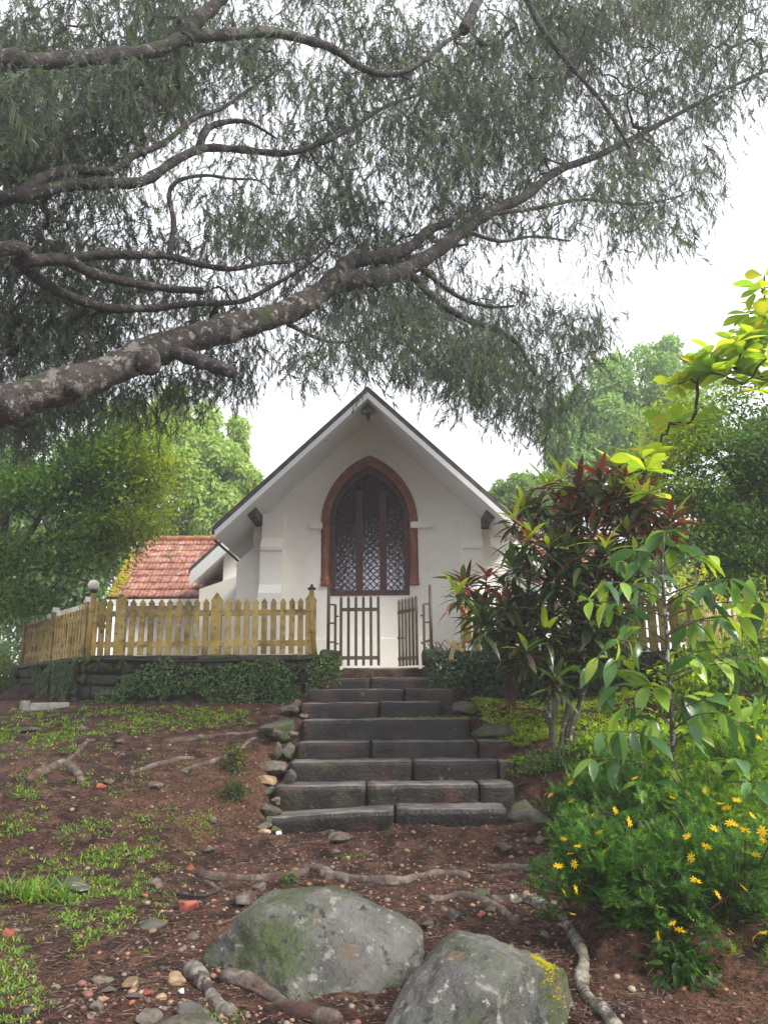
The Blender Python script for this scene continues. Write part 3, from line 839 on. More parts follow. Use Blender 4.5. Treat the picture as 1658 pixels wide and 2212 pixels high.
for s in (-1, 1):
    cxs = CHX + s * (w_o - .085)
    hcol = z_s - z_cb
    prof = [(.10, 0), (.105, .02), (.10, .05), (.085, .07), (.10, .11), (.092, .15), (.075, .17), (.083, .2), (.077, .24), (.074, hcol * .5), (.072, hcol - .34), (.080, hcol - .31), (.088, hcol - .285),
            (.078, hcol - .26), (.072, hcol - .23), (.084, hcol - .19), (.092, hcol - .16), (.092, hcol - .02), (.098, hcol)]
    part('turned_shaft', MB().lathe(prof, (cxs, YW + .03, z_cb), 18), M['red_wood'], win, smooth=True)
    part('shaft_backing', MB().box((min(cxs, CHX + s * w_i) - .0, YW + .06, z_cb), (max(cxs, CHX + s * w_i), YW + .25, z_s)), M['red_wood'], win)
# dark frame of the lights
wl_in = w_i - 0.10
part('frame_sill', MB().box((CHX - w_i + .004, YW - .02, z_wb + .002), (CHX + w_i - .004, YW + .2, z_wb + .10)), M['dark_wood'], win, bevel=.006)
for s in (-1, 1):
    part('frame_stile', MB().box((CHX + s * w_i - (.10 if s > 0 else -.004), YW + .05, z_wb + .10), (CHX + s * w_i + (.10 if s < 0 else -.004), YW + .2, z_s + .16)), M['dark_wood'], win, bevel=.006)
xm = [(P(a, 1250, YW).x - CHX) for a in (769, 783, 820, 836)]
lights = [(-wl_in, xm[0] - .01), (xm[1], xm[2]), (xm[3] - 0.005, wl_in)]
z_head = P(798, 1070, YW).z
for a, b in ((lights[0][1], lights[1][0]), (lights[1][1], lights[2][0])):
    zt = z_s + H * 0.50
    part('mullion', MB().box((CHX + a, YW + .045, z_wb + .10), (CHX + b, YW + .19, zt)), M['dark_wood'], win, bevel=.006)
in_w, in_h = w_o - t1 - .09, H - t1 * 1.35 - .13
def arch_z(x):
    R = (in_w * in_w + in_h * in_h) / (2 * in_w)
    d = R - in_w + abs(x)
    return z_s + math.sqrt(max(R * R - d * d, 0))
# lattice and panes
def lattice(a, b, z0, D=0.088, bar=0.011):
    mb = MB(); gl_v = []; gl_f = []
    rr = random.Random(int(a * 1000))
    zt = max(arch_z(a), arch_z(b), arch_z((a + b) / 2)) + .02
    def ztop(x): return min(zt, arch_z(x))
    y = YW + .115
    for sgn in (1, -1):
        c = -4.0
        while c < 4.0:
            # line: x = (c + sgn*(z - z0))  inside a..b
            seg = []
            for zz in np.arange(z0, zt, 0.012):
                xx = (a + b) / 2 + c + sgn * (zz - z0)
                if a < xx < b and zz < ztop(xx): seg.append((xx, zz))
            if len(seg) > 1:
                (xa, za), (xb, zb) = seg[0], seg[-1]
                mb.tube([(CHX + xa, y - .004 * sgn, za), (CHX + xb, y - .004 * sgn, zb)], bar, 4)
            c += D * 1.414
    zz = z0 - .2; row = 0
    hd = D * .7071
    while zz < zt + .1:
        xx = a - .1 + (hd if row % 2 else 0)
        while xx < b + .1:
            n = len(gl_v)
            tx, tz = rr.gauss(0, .05), rr.gauss(0, .05)
            for dx, dz in ((-hd, 0), (0, -hd), (hd, 0), (0, hd)):
                px_, pz_ = min(max(xx + dx, a), b), max(zz + dz, z0)
                pz_ = min(pz_, ztop(px_) + .05)
                gl_v.append((CHX + px_, YW + .135 + dx * tx + dz * tz, pz_))
            gl_f.append((n, n + 1, n + 2, n + 3))
            xx += 2 * hd
        zz += hd; row += 1
    me = bpy.data.meshes.new('glass'); me.from_pydata(gl_v, [], gl_f)
    return mb, me
for (a, b) in lights:
    mb, me = lattice(a, b, z_wb + .10)
    part('lattice', mb, M['dark_wood'], win)
    add('glass_pane', me, win, M['glass'])
# hood mould in plaster relief with impost blocks
ring('hood_mould', arch(w_o + .17, z_s, H + .17), arch(w_o + .13, z_s, H + .125), YW - .022, YW + .01, M['plaster'], chapel)
ring('hood_mould', arch(w_o + .10, z_s, H + .095), arch(w_o + .01, z_s, H + .012), YW - .012, YW + .01, M['plaster'], chapel)
for s in (-1, 1):
    xa, xb = (P(672, 1134, YW).x, P(697, 1134, YW).x) if s < 0 else (P(886, 1128, YW).x, P(931, 1128, YW).x)
    part('impost', MB().box((xa, YW - .085, z_s - .10), (xb, YW + .01, z_s + .02)), M['plaster'], chapel, bevel=.006)

# buttresses at the corners: one forward, one sideways
def buttress(s):
    x0 = P(570, 1160, YW).x - CHX if s < 0 else P(992, 1160, YW).x - CHX
    x1 = P(617, 1160, YW).x - CHX if s < 0 else P(1036, 1160, YW).x - CHX
    if s > 0: x0, x1 = x0, x1
    zt = z_sof(max(abs(x0), abs(x1))) - .02
    z1 = P(590, 1178, 13.9).z; z2 = P(590, 1190, 13.9).z; z3 = P(590, 1270, 13.8).z; z4 = P(590, 1282, 13.8).z
    d0, d1, d2 = .26, .42, .55
    prof = [(0, ZB), (d2, ZB), (d2, z4), (d2 - .02, z4 + .02), (d1 + .02, z3 + .05), (d1, z3 + .06), (d1, z2), (d1 + .035, z2), (d1 + .035, z2 + .06), (d0 + .02, z1 + .14), (d0, z1 + .15), (d0, zt), (0, zt)]
    # profile in (depth, z), extruded along x
    vs = []; n = len(prof)
    for x in (CHX + x0, CHX + x1): vs += [(x, YW + .02 - d, z) for d, z in prof]
    fs = [tuple(range(n)), tuple(range(2 * n - 1, n - 1, -1))] + [((i + 1) % n, i, n + i, n + (i + 1) % n) for i in range(n)]
    me = bpy.data.meshes.new('buttress'); me.from_pydata(vs, [], fs)
    bm = bmesh.new(); bm.from_mesh(me); bmesh.ops.recalc_face_normals(bm, faces=bm.faces); bm.to_mesh(me); bm.free()
    add('buttress', me, chapel, M['plaster'])
    # sideways buttress
    xi = (x0 if s < 0 else x1) * 1.0
    e1 = .20; e2 = .50; e3 = .66
    zt2 = z_sof(abs(xi) + e1) - .02
    za = P(540, 1205, YW).z; zb = P(540, 1222, YW).z; zc = P(530, 1335, YW).z
    pr = [(xi - s * .05, ZB), (xi + s * e3, ZB), (xi + s * e3, zc), (xi + s * e2, zc + .10), (xi + s * e2, zb), (xi + s * (e2 + .02), zb), (xi + s * (e2 + .02), zb + .05), (xi + s * e1, za + .20), (xi + s * e1, zt2), (xi - s * .05, zt2)]
    if s < 0: pr = pr[::-1]
    pr = [(CHX + x, z) for x, z in pr]
    part('buttress', MB().prism(pr, YW + .03, YW + .52), M['plaster'], chapel)
    xb_ = CHX + xi + s * .10
    part('purlin_end', MB().box((xb_ - .075, YF + .38, zt2 + .02), (xb_ + .075, YW + .3, zt2 + .19)), M['beam'], chapel, bevel=.008)
buttress(-1); buttress(1)

# roof of the chancel: white soffit and bargeboards, dark covering
def roof_slab(name, zoff0, zoff1, hw, y0, y1, m, slope, za, parent, inset=0.0):
    pts = [(-hw, za - slope * hw - zoff1), (0, za - zoff1), (hw, za - slope * hw - zoff1), (hw, za - slope * hw - zoff0), (0, za - zoff0), (-hw, za - slope * hw - zoff0)]
    L = [pts[0], pts[1], pts[4], pts[5]]; R = [pts[1], pts[2], pts[3], pts[4]]
    for poly in (L, R):
        part(name, MB().prism([(CHX + x, z) for x, z in poly], y0, y1), m, parent)
roof_slab('roof_covering', 0.0, 0.115, HW, YF, 18.2, M['roof_edge'], SLOPE, ZA, chapel)
roof_slab('soffit', 0.117, 0.215, HW - .05, YF + .02, 18.2, M['white_board'], SLOPE, ZA, chapel)
roof_slab('bargeboard', 0.117, 0.235, HW - .045, YF + .0, YF + .018, M['white_board'], SLOPE, ZA, chapel)
part('eaves_strip', MB().box((CHX - HW + .03, YF + .03, ZA - SLOPE * HW - .255), (CHX - HW + .055, 17.6, ZA - SLOPE * HW - .215)), M['beam'], chapel)

# pendant lamp under the ridge
lampc = P(799, 892, 13.35)
pend = thing('pendant_lamp', 'bell shaped pendant lamp hanging under the gable peak', 'lamp', (lampc.x, 13.35, lampc.z))
ztop_l = ZA - 0.215
part('stem', MB().tube([(CHX, 13.35, lampc.z + .10), (CHX, 13.35, ztop_l)], 0.035, 10), M['steel'], pend)
part('shade', MB().lathe([(0.13, 0), (0.135, .02), (0.11, .06), (0.06, .10), (0.04, .13)], (CHX, 13.35, lampc.z), 18), M['steel'], pend, smooth=True)
part('lamp_holder', MB().lathe([(0.012, -.14), (0.03, -.12), (0.04, -.05), (0.055, -.0), (0.05, .01)], (CHX, 13.35, lampc.z), 12), M['beam'], pend, smooth=True)

# nave behind: wider roof on the same slope
NY = 17.0
ne = P(407, 1228, NY)
NHW = CHX - ne.x; NZA = ne.z + SLOPE * NHW
roof_slab('nave_roof', 0.0, 0.10, NHW, NY, YB + 1.0, M['roof_edge'], SLOPE, NZA, chapel)
roof_slab('nave_soffit', 0.102, 0.20, NHW - .04, NY + .03, YB + 1.0, M['white_board'], SLOPE, NZA, chapel)
roof_slab('nave_bargeboard', 0.102, 0.42, NHW - .04, NY, NY + .028, M['white_board'], SLOPE, NZA, chapel)
nz = lambda x: NZA - .20 - SLOPE * abs(x)
nw = NHW - .62
NW = NY + .75
hole_n = [(-1.6, ZB + .2), (-1.6, 5.2), (0, 6.2), (1.6, 5.2), (1.6, ZB + .2)]
plate_with_hole('nave_front_wall', [(-nw, ZB), (nw, ZB), (nw, nz(nw) + .03), (0, nz(0) + .03), (-nw, nz(nw) + .03)], hole_n, NW, .25, M['plaster'], chapel)
hole_w = [(-.75, 3.6), (-.75, 4.7), (0, 5.35), (.75, 4.7), (.75, 3.6)]
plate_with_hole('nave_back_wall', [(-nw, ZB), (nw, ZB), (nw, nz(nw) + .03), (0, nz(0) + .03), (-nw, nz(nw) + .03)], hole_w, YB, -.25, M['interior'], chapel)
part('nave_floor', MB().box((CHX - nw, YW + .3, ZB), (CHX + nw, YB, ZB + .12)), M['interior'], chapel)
for s in (-1, 1):
    xs_ = sorted((CHX + s * nw, CHX + s * (nw - .25)))
    part('nave_side_wall', MB().box((xs_[0], NW + .01, ZB), (xs_[1], YB, nz(nw) + .1)), M['plaster'], chapel)
    # sloping buttress against the nave corner
    xo = s * (NHW - .18); xi = s * (nw - 0.75)
    zo = P(449, 1277, NW).z; zi = P(500, 1255, NW).z
    pr = [(xo, ZB), (xo, zo), (xi, zi + .18), (xi, ZB)]
    if s < 0: pr = pr[::-1]
    if s > 0: pr = pr[::-1]
    pr = [(CHX + x, z) for x, z in pr]
    mbb = MB().prism(pr, NW - .40, NW - .012)
    part('nave_buttress', mbb, M['plaster'], chapel)

# tiled wings left and right
def tile_mesh():
    W_, L_ = 0.215, 0.315
    n = 12; vs = []; fs = []
    for j, v in enumerate((0.0, 0.5, 1.0)):
        for i in range(n + 1):
            u = i / n
            z = 0.020 * abs(math.sin(u * 2 * math.pi)) ** 0.7 + 0.018 * (1 - v)
            vs.append(((u - .5) * W_, v * L_, z))
    for j in range(2):
        for i in range(n):
            a = j * (n + 1) + i
            fs.append((a, a + 1, a + n + 2, a + n + 1))
    o = len(vs)
    for i in range(n + 1): vs.append((vs[i][0], 0.004, vs[i][2] - .022))
    for i in range(n): fs.append((o + i, o + i + 1, i + 1, i))
    me = bpy.data.meshes.new('roof_tile'); me.from_pydata(vs, [], fs); me.materials.append(M['tile'])
    me.polygons.foreach_set('use_smooth', [True] * len(me.polygons))
    return me
TILE = tile_mesh()
def wing(s):
    EY, RY = 18.0, 19.95
    ez = P(300, 1291, EY).z; rz_ = P(380, 1166, RY).z
    xa = P(230, 1290, EY).x if s < 0 else 2 * CHX - P(230, 1290, EY).x
    xb = CHX + s * (NHW - .45)
    x0, x1 = min(xa, xb), max(xa, xb)
    ang = math.atan2(rz_ - ez, RY - EY); Ls = math.hypot(rz_ - ez, RY - EY)
    rows = 9; cols = int((x1 - x0) / 0.2) + 1
    roof = bpy.data.objects.new('wing_roof', None); COL.objects.link(roof); roof.parent = chapel
    roof.location = Vector(((x0 + x1) / 2, EY, ez)) - base_of(chapel)
    part('roof_deck', MB().prism([(-(x1 - x0) / 2, -.06), ((x1 - x0) / 2, -.06), ((x1 - x0) / 2, -.012), (-(x1 - x0) / 2, -.012)], 0.02, Ls, Matrix.Translation(((x0 + x1) / 2, EY, ez)) @ Matrix.Rotation(ang, 4, 'X')), M['tile'], roof)
    for r in range(rows):
        for c in range(cols):
            d = r * Ls / rows
            x = x0 + .1 + c * (x1 - x0 - .2) / (cols - 1)
            o = put(TILE, 'roof_tile', roof, (x, EY + d * math.cos(ang), ez + d * math.sin(ang)), rx=ang + .02 + random.uniform(-.012, .012), rz=random.uniform(-.008, .008))
            o.scale = (1.0, Ls / rows / .30, 1)
    n = int((x1 - x0) / .38)
    for k in range(n + 1):
        xk = x0 + (x1 - x0) * k / n
        mb = MB().tube([(xk - .21, RY, rz_ + .01), (xk + .19, RY, rz_ + .01), (xk + .21, RY, rz_ + .01)], [.105, .095, .12], 10)
        part('ridge_tile', mb, M['ridge_tile'], roof, smooth=True)
    xw0, xw1 = x0 + .32, x1 - .05
    if s > 0: xw0, xw1 = x0 + .05, x1 - .32
    part('wing_wall', MB().box((xw0, EY + .35, ZB - .1), (xw1, EY + 3.4, ez + .15)), M['plaster'], chapel)
    part('fascia_board', MB().box((x0 + .04, EY + .0, ez - .19), (x1 - .04, EY + .03, ez - .035)), M['white_board'], chapel, bevel=.004)
    return x0, x1, ez, rz_, ang, Ls
WL = wing(-1); wing(1)
# back slope of both wings (the side away from the camera)
for s in (-1, 1):
    x0, x1, ez, rz_ = WL[0], WL[1], WL[2], WL[3]
    if s > 0: x0, x1 = 2 * CHX - WL[1], 2 * CHX - WL[0]
    vs = [(x0, 19.95, rz_), (x1, 19.95, rz_), (x1, 21.9, ez), (x0, 21.9, ez)]
    me = bpy.data.meshes.new('rear_roof'); me.from_pydata(vs + [(x, y, z - .05) for x, y, z in vs], [], [(0, 1, 2, 3), (7, 6, 5, 4), (0, 4, 5, 1), (1, 5, 6, 2), (2, 6, 7, 3), (3, 7, 4, 0)])
    add('rear_roof', me, chapel, M['tile'])
# moss along the left verge of the tiles: many small cushions
def moss_cushions():
    x0, x1, ez, rz_, ang, Ls = WL
    mb_v = []; mb_f = []
    ico = rock_mesh('moss', 3, 2, .25, 0)
    iv = np.array([v.co[:] for v in ico.vertices]); ifc = np.array([p.vertices[:] for p in ico.polygons])
    V = []; Fc = []; o = 0
    rr = np.random.default_rng(5)
    for k in range(150):
        d = Ls * rr.random() ** 1.2 * .75
        x = x0 + .02 + abs(rr.normal(0, .16)) * (1.15 - d / Ls)
        s = rr.uniform(.02, .055)
        V.append(iv * np.array([s * 1.4, s * 1.2, s * .7]) + np.array([x, 18.0 + d * math.cos(ang), ez + d * math.sin(ang) + .03])); Fc.append(ifc + o); o += len(iv)
    me = np_mesh('verge_moss', np.concatenate(V), [np.concatenate(Fc)], smooth=True)
    bpy.data.meshes.remove(ico)
    ob = add('verge_moss', me, chapel, M['moss']); ob['kind'] = 'stuff'
moss_cushions()
# the rounded valley cap where the wing meets the nave
vc = P(456, 1272, 17.7)
o = place_rock('valley_cap', None, None, (vc.x, 17.8, vc.z - .09), (.14, .16, .11), M['ridge_tile'], k=2, sink=.5)
o.parent = chapel; o.location = o.location - base_of(chapel)

# ================================================================== boulders, roots and stones
def boulder(name, label, c, r, seed, m, rot=0, sub=5, amp=0.14, cuts=5, flat=(0, 0), scale=1.1):
    me = rock_mesh(name, seed, sub, amp, cuts, scale, (.66, .92), 7)
    p = np.array([v.co[:] for v in me.vertices])
    p = p * np.array(r)
    cr, sr = math.cos(rot), math.sin(rot)
    p = p @ np.array([[cr, sr, 0], [-sr, cr, 0], [0, 0, 1]])
    p[:, 2] += p[:, 0] * flat[0] + p[:, 1] * flat[1]
    p += np.array(c)
    me.vertices.foreach_set('co', p.astype(np.float32).ravel()); me.update()
    o = add(name, me, None, m)
    return tag(o, label, 'boulder')
boulder('boulder', 'large grey lichen spotted boulder in the left foreground', (-0.44, 4.82, 0.0), (0.62, 0.56, 0.345), 61, M['boulder'], -0.10, sub=6, amp=.22, cuts=9, flat=(0.06, 0.06))
boulder('boulder', 'grey boulder with yellow moss patch on its right shoulder', (0.46, 4.02, 0.0), (0.36, 0.70, 0.36), 78, M['boulder'], -0.52, sub=6, amp=.20, cuts=8, flat=(0.0, 0.05))
# yellow moss cushion on the second boulder
def surface_patch(name, label, centre, rad, m, n, size, parent_kind='stuff'):
    """small cushions laid on whatever already stands at that spot (rays from above)"""
    dg = bpy.context.evaluated_depsgraph_get()
    ico = rock_mesh('moss', 3, 1, .25, 0)
    iv = np.array([v.co[:] for v in ico.vertices]); ifc = np.array([p.vertices[:] for p in ico.polygons])
    V = []; Fc = []; o = 0
    rr = np.random.default_rng(int(abs(centre[0]) * 1000) + n)
    for k in range(n):
        a = rr.uniform(0, 6.283); q = abs(rr.normal(0, .6))
        x, y = centre[0] + math.cos(a) * q * rad[0], centre[1] + math.sin(a) * q * rad[1]
        ok, loc, nor, *_ = SC.ray_cast(dg, Vector((x, y, 1.2)), Vector((0, 0, -1)))
        if not ok: continue
        s = rr.uniform(.5, 1.2) * size
        V.append(iv * np.array([s * 1.3, s * 1.3, s * .55]) + np.array(loc)); Fc.append(ifc + o); o += len(iv)
    me = np_mesh(name, np.concatenate(V), [np.concatenate(Fc)], smooth=True)
    bpy.data.meshes.remove(ico)
    ob = add(name, me, None, m); tag(ob, label, 'moss', kind='stuff')
surface_patch('boulder_moss', 'yellow green moss cushion on the right foreground boulder', (0.76, 4.16), (0.07, 0.16), M['moss'], 700, 0.0065)

# rocks about the steps
def step_rock(label, px, py, Y, size, m, k, rot=0.0, sink=.35, group=None):
    p = P(px, py, Y)
    return place_rock('rock', label, 'rock', (p.x, Y, p.z), size, M[m], rot, k, group, sink)
step_rock('large dark mossy rock at the right end of the lowest step', 1140, 1803, 8.50, (.30, .30, .20), 'rock_mossy', 0, .2, .15)
step_rock('long mossy rock at the left end of the fifth step', 606, 1598, 10.05, (.30, .24, .15), 'rock_mossy', 1, .1, .12)
step_rock('flat mossy rock at the right end of the fifth step', 1060, 1600, 10.08, (.30, .25, .13), 'rock_mossy', 2, -.1, .12)
step_rock('dark rock at the right end of the sixth step', 1000, 1547, 10.75, (.21, .2, .12), 'rock_mossy', 3, .3, .15)
step_rock('squarish mossy rock at the left end of the fourth step', 622, 1635, 9.65, (.11, .16, .12), 'rock_mossy', 4, .3, .2)
step_rock('upright brown stone leaning at the fourth step', 598, 1640, 9.55, (.06, .08, .13), 'rock_grey', 5, .5, .2)
step_rock('small grey stone on top of the fourth step rocks', 599, 1592, 9.75, (.07, .08, .06), 'rock_grey', 0, 1.0, .1)
step_rock('second grey stone on top of the fourth step rocks', 632, 1594, 9.75, (.08, .08, .05), 'rock_grey', 1, 2.0, .1)
step_rock('broad grey stone left of the third step', 588, 1665, 9.30, (.20, .16, .09), 'rock_grey', 2, .4, .3)
step_rock('tan flat stone left of the second step', 572, 1698, 9.05, (.14, .12, .075), 'rock_tan', 3, .9, .2)
step_rock('greenish stone under the tan flat stone', 582, 1715, 8.95, (.12, .1, .055), 'rock_mossy', 4, .1, .2)
step_rock('pointed stone with yellow moss on the second step', 624, 1700, 9.02, (.085, .09, .11), 'rock_mossy', 5, .6, .1)
step_rock('grey green rock left of the lowest step', 590, 1765, 8.60, (.11, .12, .085), 'rock_mossy', 0, .7, .15)
step_rock('smaller stone perched on the grey green rock', 597, 1738, 8.65, (.07, .08, .045), 'rock_grey', 1, .2, .1)
step_rock('brown stone at the foot of the slope left of the steps', 566, 1752, 8.60, (.07, .08, .06), 'rock_grey', 2, .2, .2)
step_rock('small dark stone beside the lowest step corner', 580, 1778, 8.42, (.045, .05, .045), 'rock_mossy', 3, .2, .2)
step_rock('reddish flat stone before the lowest step', 572, 1790, 8.25, (.11, .09, .045), 'rock_grey', 4, .2, .2)
step_rock('orange tan stone before the lowest step', 566, 1806, 8.12, (.10, .07, .045), 'rock_tan', 5, .3, .2)
step_rock('dark rounded stone before the lowest step', 596, 1800, 8.15, (.07, .07, .045), 'rock_mossy', 0, .9, .2)
step_rock('white lichen stone before the lowest step', 602, 1812, 8.05, (.045, .04, .05), 'rock_white', 1, .9, .2)
step_rock('pale bulky stone beside the sixth step', 625, 1540, 10.75, (.14, .12, .075), 'rock_grey', 2, .3, .2)
step_rock('grey stone behind the fifth step left rock', 655, 1550, 10.4, (.07, .08, .04), 'rock_grey', 3, .3, .3)
step_rock('tall grey stone against the left wall by the steps', 640, 1528, 11.0, (.09, .09, .08), 'rock_grey', 4, .3, .2)

def ground_rock(label, px, py, w, m, k, flat=.6, rot=None, group=None, name='stone', sink=.3, cat='stone'):
    g = G(px, py); s = w / F * g.y * 1.03 / 2
    return place_rock(name, label, cat, g, (s, s * random.uniform(.75, 1.1), s * flat), M[m], random.uniform(0, 6.28) if rot is None else rot, k, group, sink)
for lab, px, py, w, m, k, fl in [
    ('angular grey stone left of the large boulder', 524, 1952, 56, 'rock_grey', 0, .62),
    ('brown stone behind the angular grey stone', 562, 1922, 34, 'rock_grey', 1, .6),
    ('flat grey green stone with small orange pebble', 327, 2002, 62, 'rock_mossy', 2, .35),
    ('small orange pebble on the flat grey green stone', 331, 2016, 18, 'rock_tan', 3, .7),
    ('brownish block stone in the heap at lower left', 378, 2125, 48, 'rock_tan', 4, .75),
    ('mossy lichen stone at the bottom beside the pale root', 408, 2200, 60, 'rock_mossy', 5, .7),
    ('white pebble in the heap at lower left', 391, 2147, 17, 'rock_white', 0, .7),
    ('tan angular stone in the heap at lower left', 284, 2135, 46, 'rock_tan', 1, .6),
    ('grey slab stone in the heap at lower left', 222, 2120, 44, 'rock_grey', 2, .4),
    ('large grey stone at the bottom edge', 320, 2208, 55, 'rock_grey', 3, .5),
    ('purple brown slab at the bottom edge', 410, 2226, 170, 'rock_grey', 4, .22),
    ('grey rounded stone near the grass tuft at left', 336, 1918, 34, 'rock_grey', 5, .75),
    ('long dark stone in the grass at left', 155, 1925, 90, 'rock_mossy', 0, .35),
    ('grey stone on the left slope below the root', 335, 1702, 36, 'rock_grey', 1, .55),
    ('dark stone on the left slope', 232, 1692, 22, 'rock_grey', 2, .7),
    ('small angular stone in the middle of the left slope', 459, 1778, 19, 'rock_grey', 3, .9),
    ('orange stone near the middle of the path', 412, 1848, 28, 'rock_tan', 4, .45),
    ('brown stone right of the orange stone', 450, 1840, 30, 'rock_grey', 5, .5),
    ('upright brown stone on the path before the steps', 928, 1838, 14, 'rock_grey', 0, 1.1),
    ('rounded stone on the path right of the roots', 1085, 1838, 40, 'rock_grey', 1, .6),
    ('pale stone beside the flowers', 1196, 1955, 18, 'rock_tan', 2, .8),
    ('pair stone near the lower step at right', 1139, 1822, 30, 'rock_grey', 3, .6),
    ('second pair stone near the lower step at right', 1165, 1820, 27, 'rock_grey', 4, .8),
    ('half buried stone between roots and boulder', 1034, 1937, 44, 'rock_mossy', 5, .55),
    ('mossy stone behind the right boulder', 985, 1985, 38, 'rock_mossy', 0, .7),
    ('greenish stone between the two boulders', 925, 2003, 28, 'rock_mossy', 1, .6),
    ('flat half buried stone under the lowest step', 735, 1812, 60, 'rock_grey', 2, .3),
    ('dark stone by the fence wall at far left', 70, 1582, 48, 'rock_mossy', 3, .35),
    ('grey stone in the upper left grass', 178, 1578, 28, 'rock_grey', 4, .5),
    ('flat pale stone on the upper left slope', 262, 1605, 30, 'rock_grey', 5, .4),
    ('grey stone on the upper left slope by the root', 540, 1567, 28, 'rock_grey', 0, .5),
]:
    ground_rock(lab, px, py, w, m, k, fl)
for lab, px, py, w, k in [
    ('broken red brick at the left edge', 22, 2022, 40, 0), ('jagged broken hollow brick left of the boulder', 404, 1966, 56, 1),
    ('dark red brick piece on the path', 411, 1880, 26, 2), ('red brick bit in the stone heap at lower left', 322, 2150, 26, 3),
    ('red brick bit behind the right boulder', 1040, 1978, 22, 4), ('pink brick chip beside the large boulder', 663, 1948, 24, 5),
    ('pink brick chip touching the large boulder', 628, 1965, 26, 2), ('small red brick chip in the grass', 313, 1938, 16, 3),
    ('pale pink brick chip on the left slope', 215, 1702, 26, 4), ('orange brick pebble in the stone heap', 284, 2170, 18, 5)]:
    ground_rock(lab, px, py, w, 'brick', k, .55, name='brick_fragment', cat='brick')
# many more small stones that nothing tells apart
rr = random.Random(5)
zones = [((0, 480), (1560, 1700), 34, 'high on the left slope'), ((30, 560), (1700, 1850), 40, 'on the middle of the left slope'), ((0, 430), (1850, 2060), 42, 'in the grass at the lower left'), ((60, 500), (2090, 2211), 44, 'in the stone heap at the bottom left'), ((560, 1200), (1812, 1905), 46, 'on the path before the steps'), ((1000, 1260), (1900, 2060), 16, 'between the right roots and the boulder')]
for (xa, xb), (ya, yb), n, where in zones:
    for _ in range(n):
        px, py = rr.uniform(xa, xb), rr.uniform(ya, yb)
        d = (py - 1490) / 700
        mk_ = rr.choice(['rock_grey'] * 9 + ['rock_tan'] * 3 + ['brick'])
        lab = 'small loose %s %s' % ({'rock_grey': 'grey brown stone', 'rock_tan': 'tan stone', 'brick': 'red brick crumb'}[mk_], where)
        ground_rock(lab, px, py, rr.choice([6, 8, 8, 10, 12, 16, 22]) * (.45 + d * .9), mk_, rr.randrange(6), rr.uniform(.4, .8), group='small loose stones on the soil', sink=rr.uniform(.35, .6))

# pebbles and needle litter: nobody could count these
def pebbles():
    ico = rock_mesh('peb', 9, 1, .3, 3)
    iv = np.array([v.co[:] for v in ico.vertices]); ifc = np.array([p.vertices[:] for p in ico.polygons]); bpy.data.meshes.remove(ico)
    N = 6000; r = np.random.default_rng(2)
    y = 3.6 + (r.random(N) ** 1.3) * 7.8; x = r.uniform(-1, 1, N) * (0.55 * y + .3)
    x = np.where((r.random(N) < .6), x, r.uniform(-1.6, 1.2, N))
    keep = ~((x > 1.8) & (y > 5.5)); x, y = x[keep], y[keep]; N = len(x)
    z = height(x, y); s = r.gamma(2.0, .0034, N) + .003
    c = np.array([[.16, .12, .10], [.10, .06, .05], [.26, .2, .15], [.3, .14, .08], [.06, .04, .035], [.2, .08, .06]])[r.integers(0, 6, N)] * r.uniform(.6, 1.2, (N, 1))
    a = r.uniform(0, 6.283, N); ca, sa = np.cos(a), np.sin(a)
    R = np.zeros((N, 3, 3)); R[:, 0, 0] = ca; R[:, 0, 1] = -sa; R[:, 1, 0] = sa; R[:, 1, 1] = ca; R[:, 2, 2] = .65
    V = np.einsum('nij,kj->nki', R, iv) * s[:, None, None] + np.stack([x, y, z + s * .2], -1)[:, None, :]
    Fc = ifc[None] + (np.arange(N) * len(iv))[:, None, None]
    me = np_mesh('pebbles', V.reshape(-1, 3), [Fc.reshape(-1, 3)], np.repeat(c, len(iv), 0))
    m, nt, ns, ls, b = new_mat('pebble'); at = ns.new('ShaderNodeAttribute'); at.attribute_name = 'col'
    ls.new(at.outputs['Color'], b.inputs['Base Color']); b.inputs['Roughness'].default_value = .65
    tag(add('pebbles', me, None, m), 'fine gravel strewn over the red soil', 'gravel', kind='stuff')
    # litter: dead needles and bits of twig
    N = 19000
    y = 3.6 + (r.random(N) ** 1.25) * 7.8; x = r.uniform(-1, 1, N) * (0.55 * y + .3)
    keep = ~((x > -1.25) & (x < 1.3) & (y > 8.2)); x, y = x[keep], y[keep]; N = len(x)
    z = height(x, y) + .004
    L = r.gamma(2.2, .018, N) + .012; w = r.uniform(.0012, .0032, N); a = r.uniform(0, 6.283, N); ti = r.normal(0, .12, N)
    d = np.stack([np.cos(a), np.sin(a), ti], -1); n = np.stack([-np.sin(a), np.cos(a), np.zeros(N)], -1)
    p = np.stack([x, y, z], -1)
    up = np.array([0, 0, 1.0])
    q = np.stack([p - n * w[:, None], p + n * w[:, None], p + d * L[:, None] + n * w[:, None], p + d * L[:, None] - n * w[:, None], p + d * (L * .5)[:, None] + up * (w * 1.6)[:, None], p + up * (w * 1.2)[:, None]], 1)
    o = (np.arange(N) * 6)[:, None]
    F4 = np.concatenate([o + np.array([[0, 1, 2, 3]]), o + np.array([[0, 5, 4, 3]]), o + np.array([[1, 2, 4, 5]])])
    c = np.array([[.11, .068, .045], [.06, .032, .026], [.16, .115, .085], [.035, .02, .016], [.16, .085, .045]])[r.integers(0, 5, N)] * r.uniform(.6, 1.1, (N, 1))
    me = np_mesh('litter', q.reshape(-1, 3), [F4], np.repeat(c, 6, 0))
    tag(add('needle_litter', me, None, m), 'brown needles and twig bits littering the soil', 'litter', kind='stuff')
pebbles()

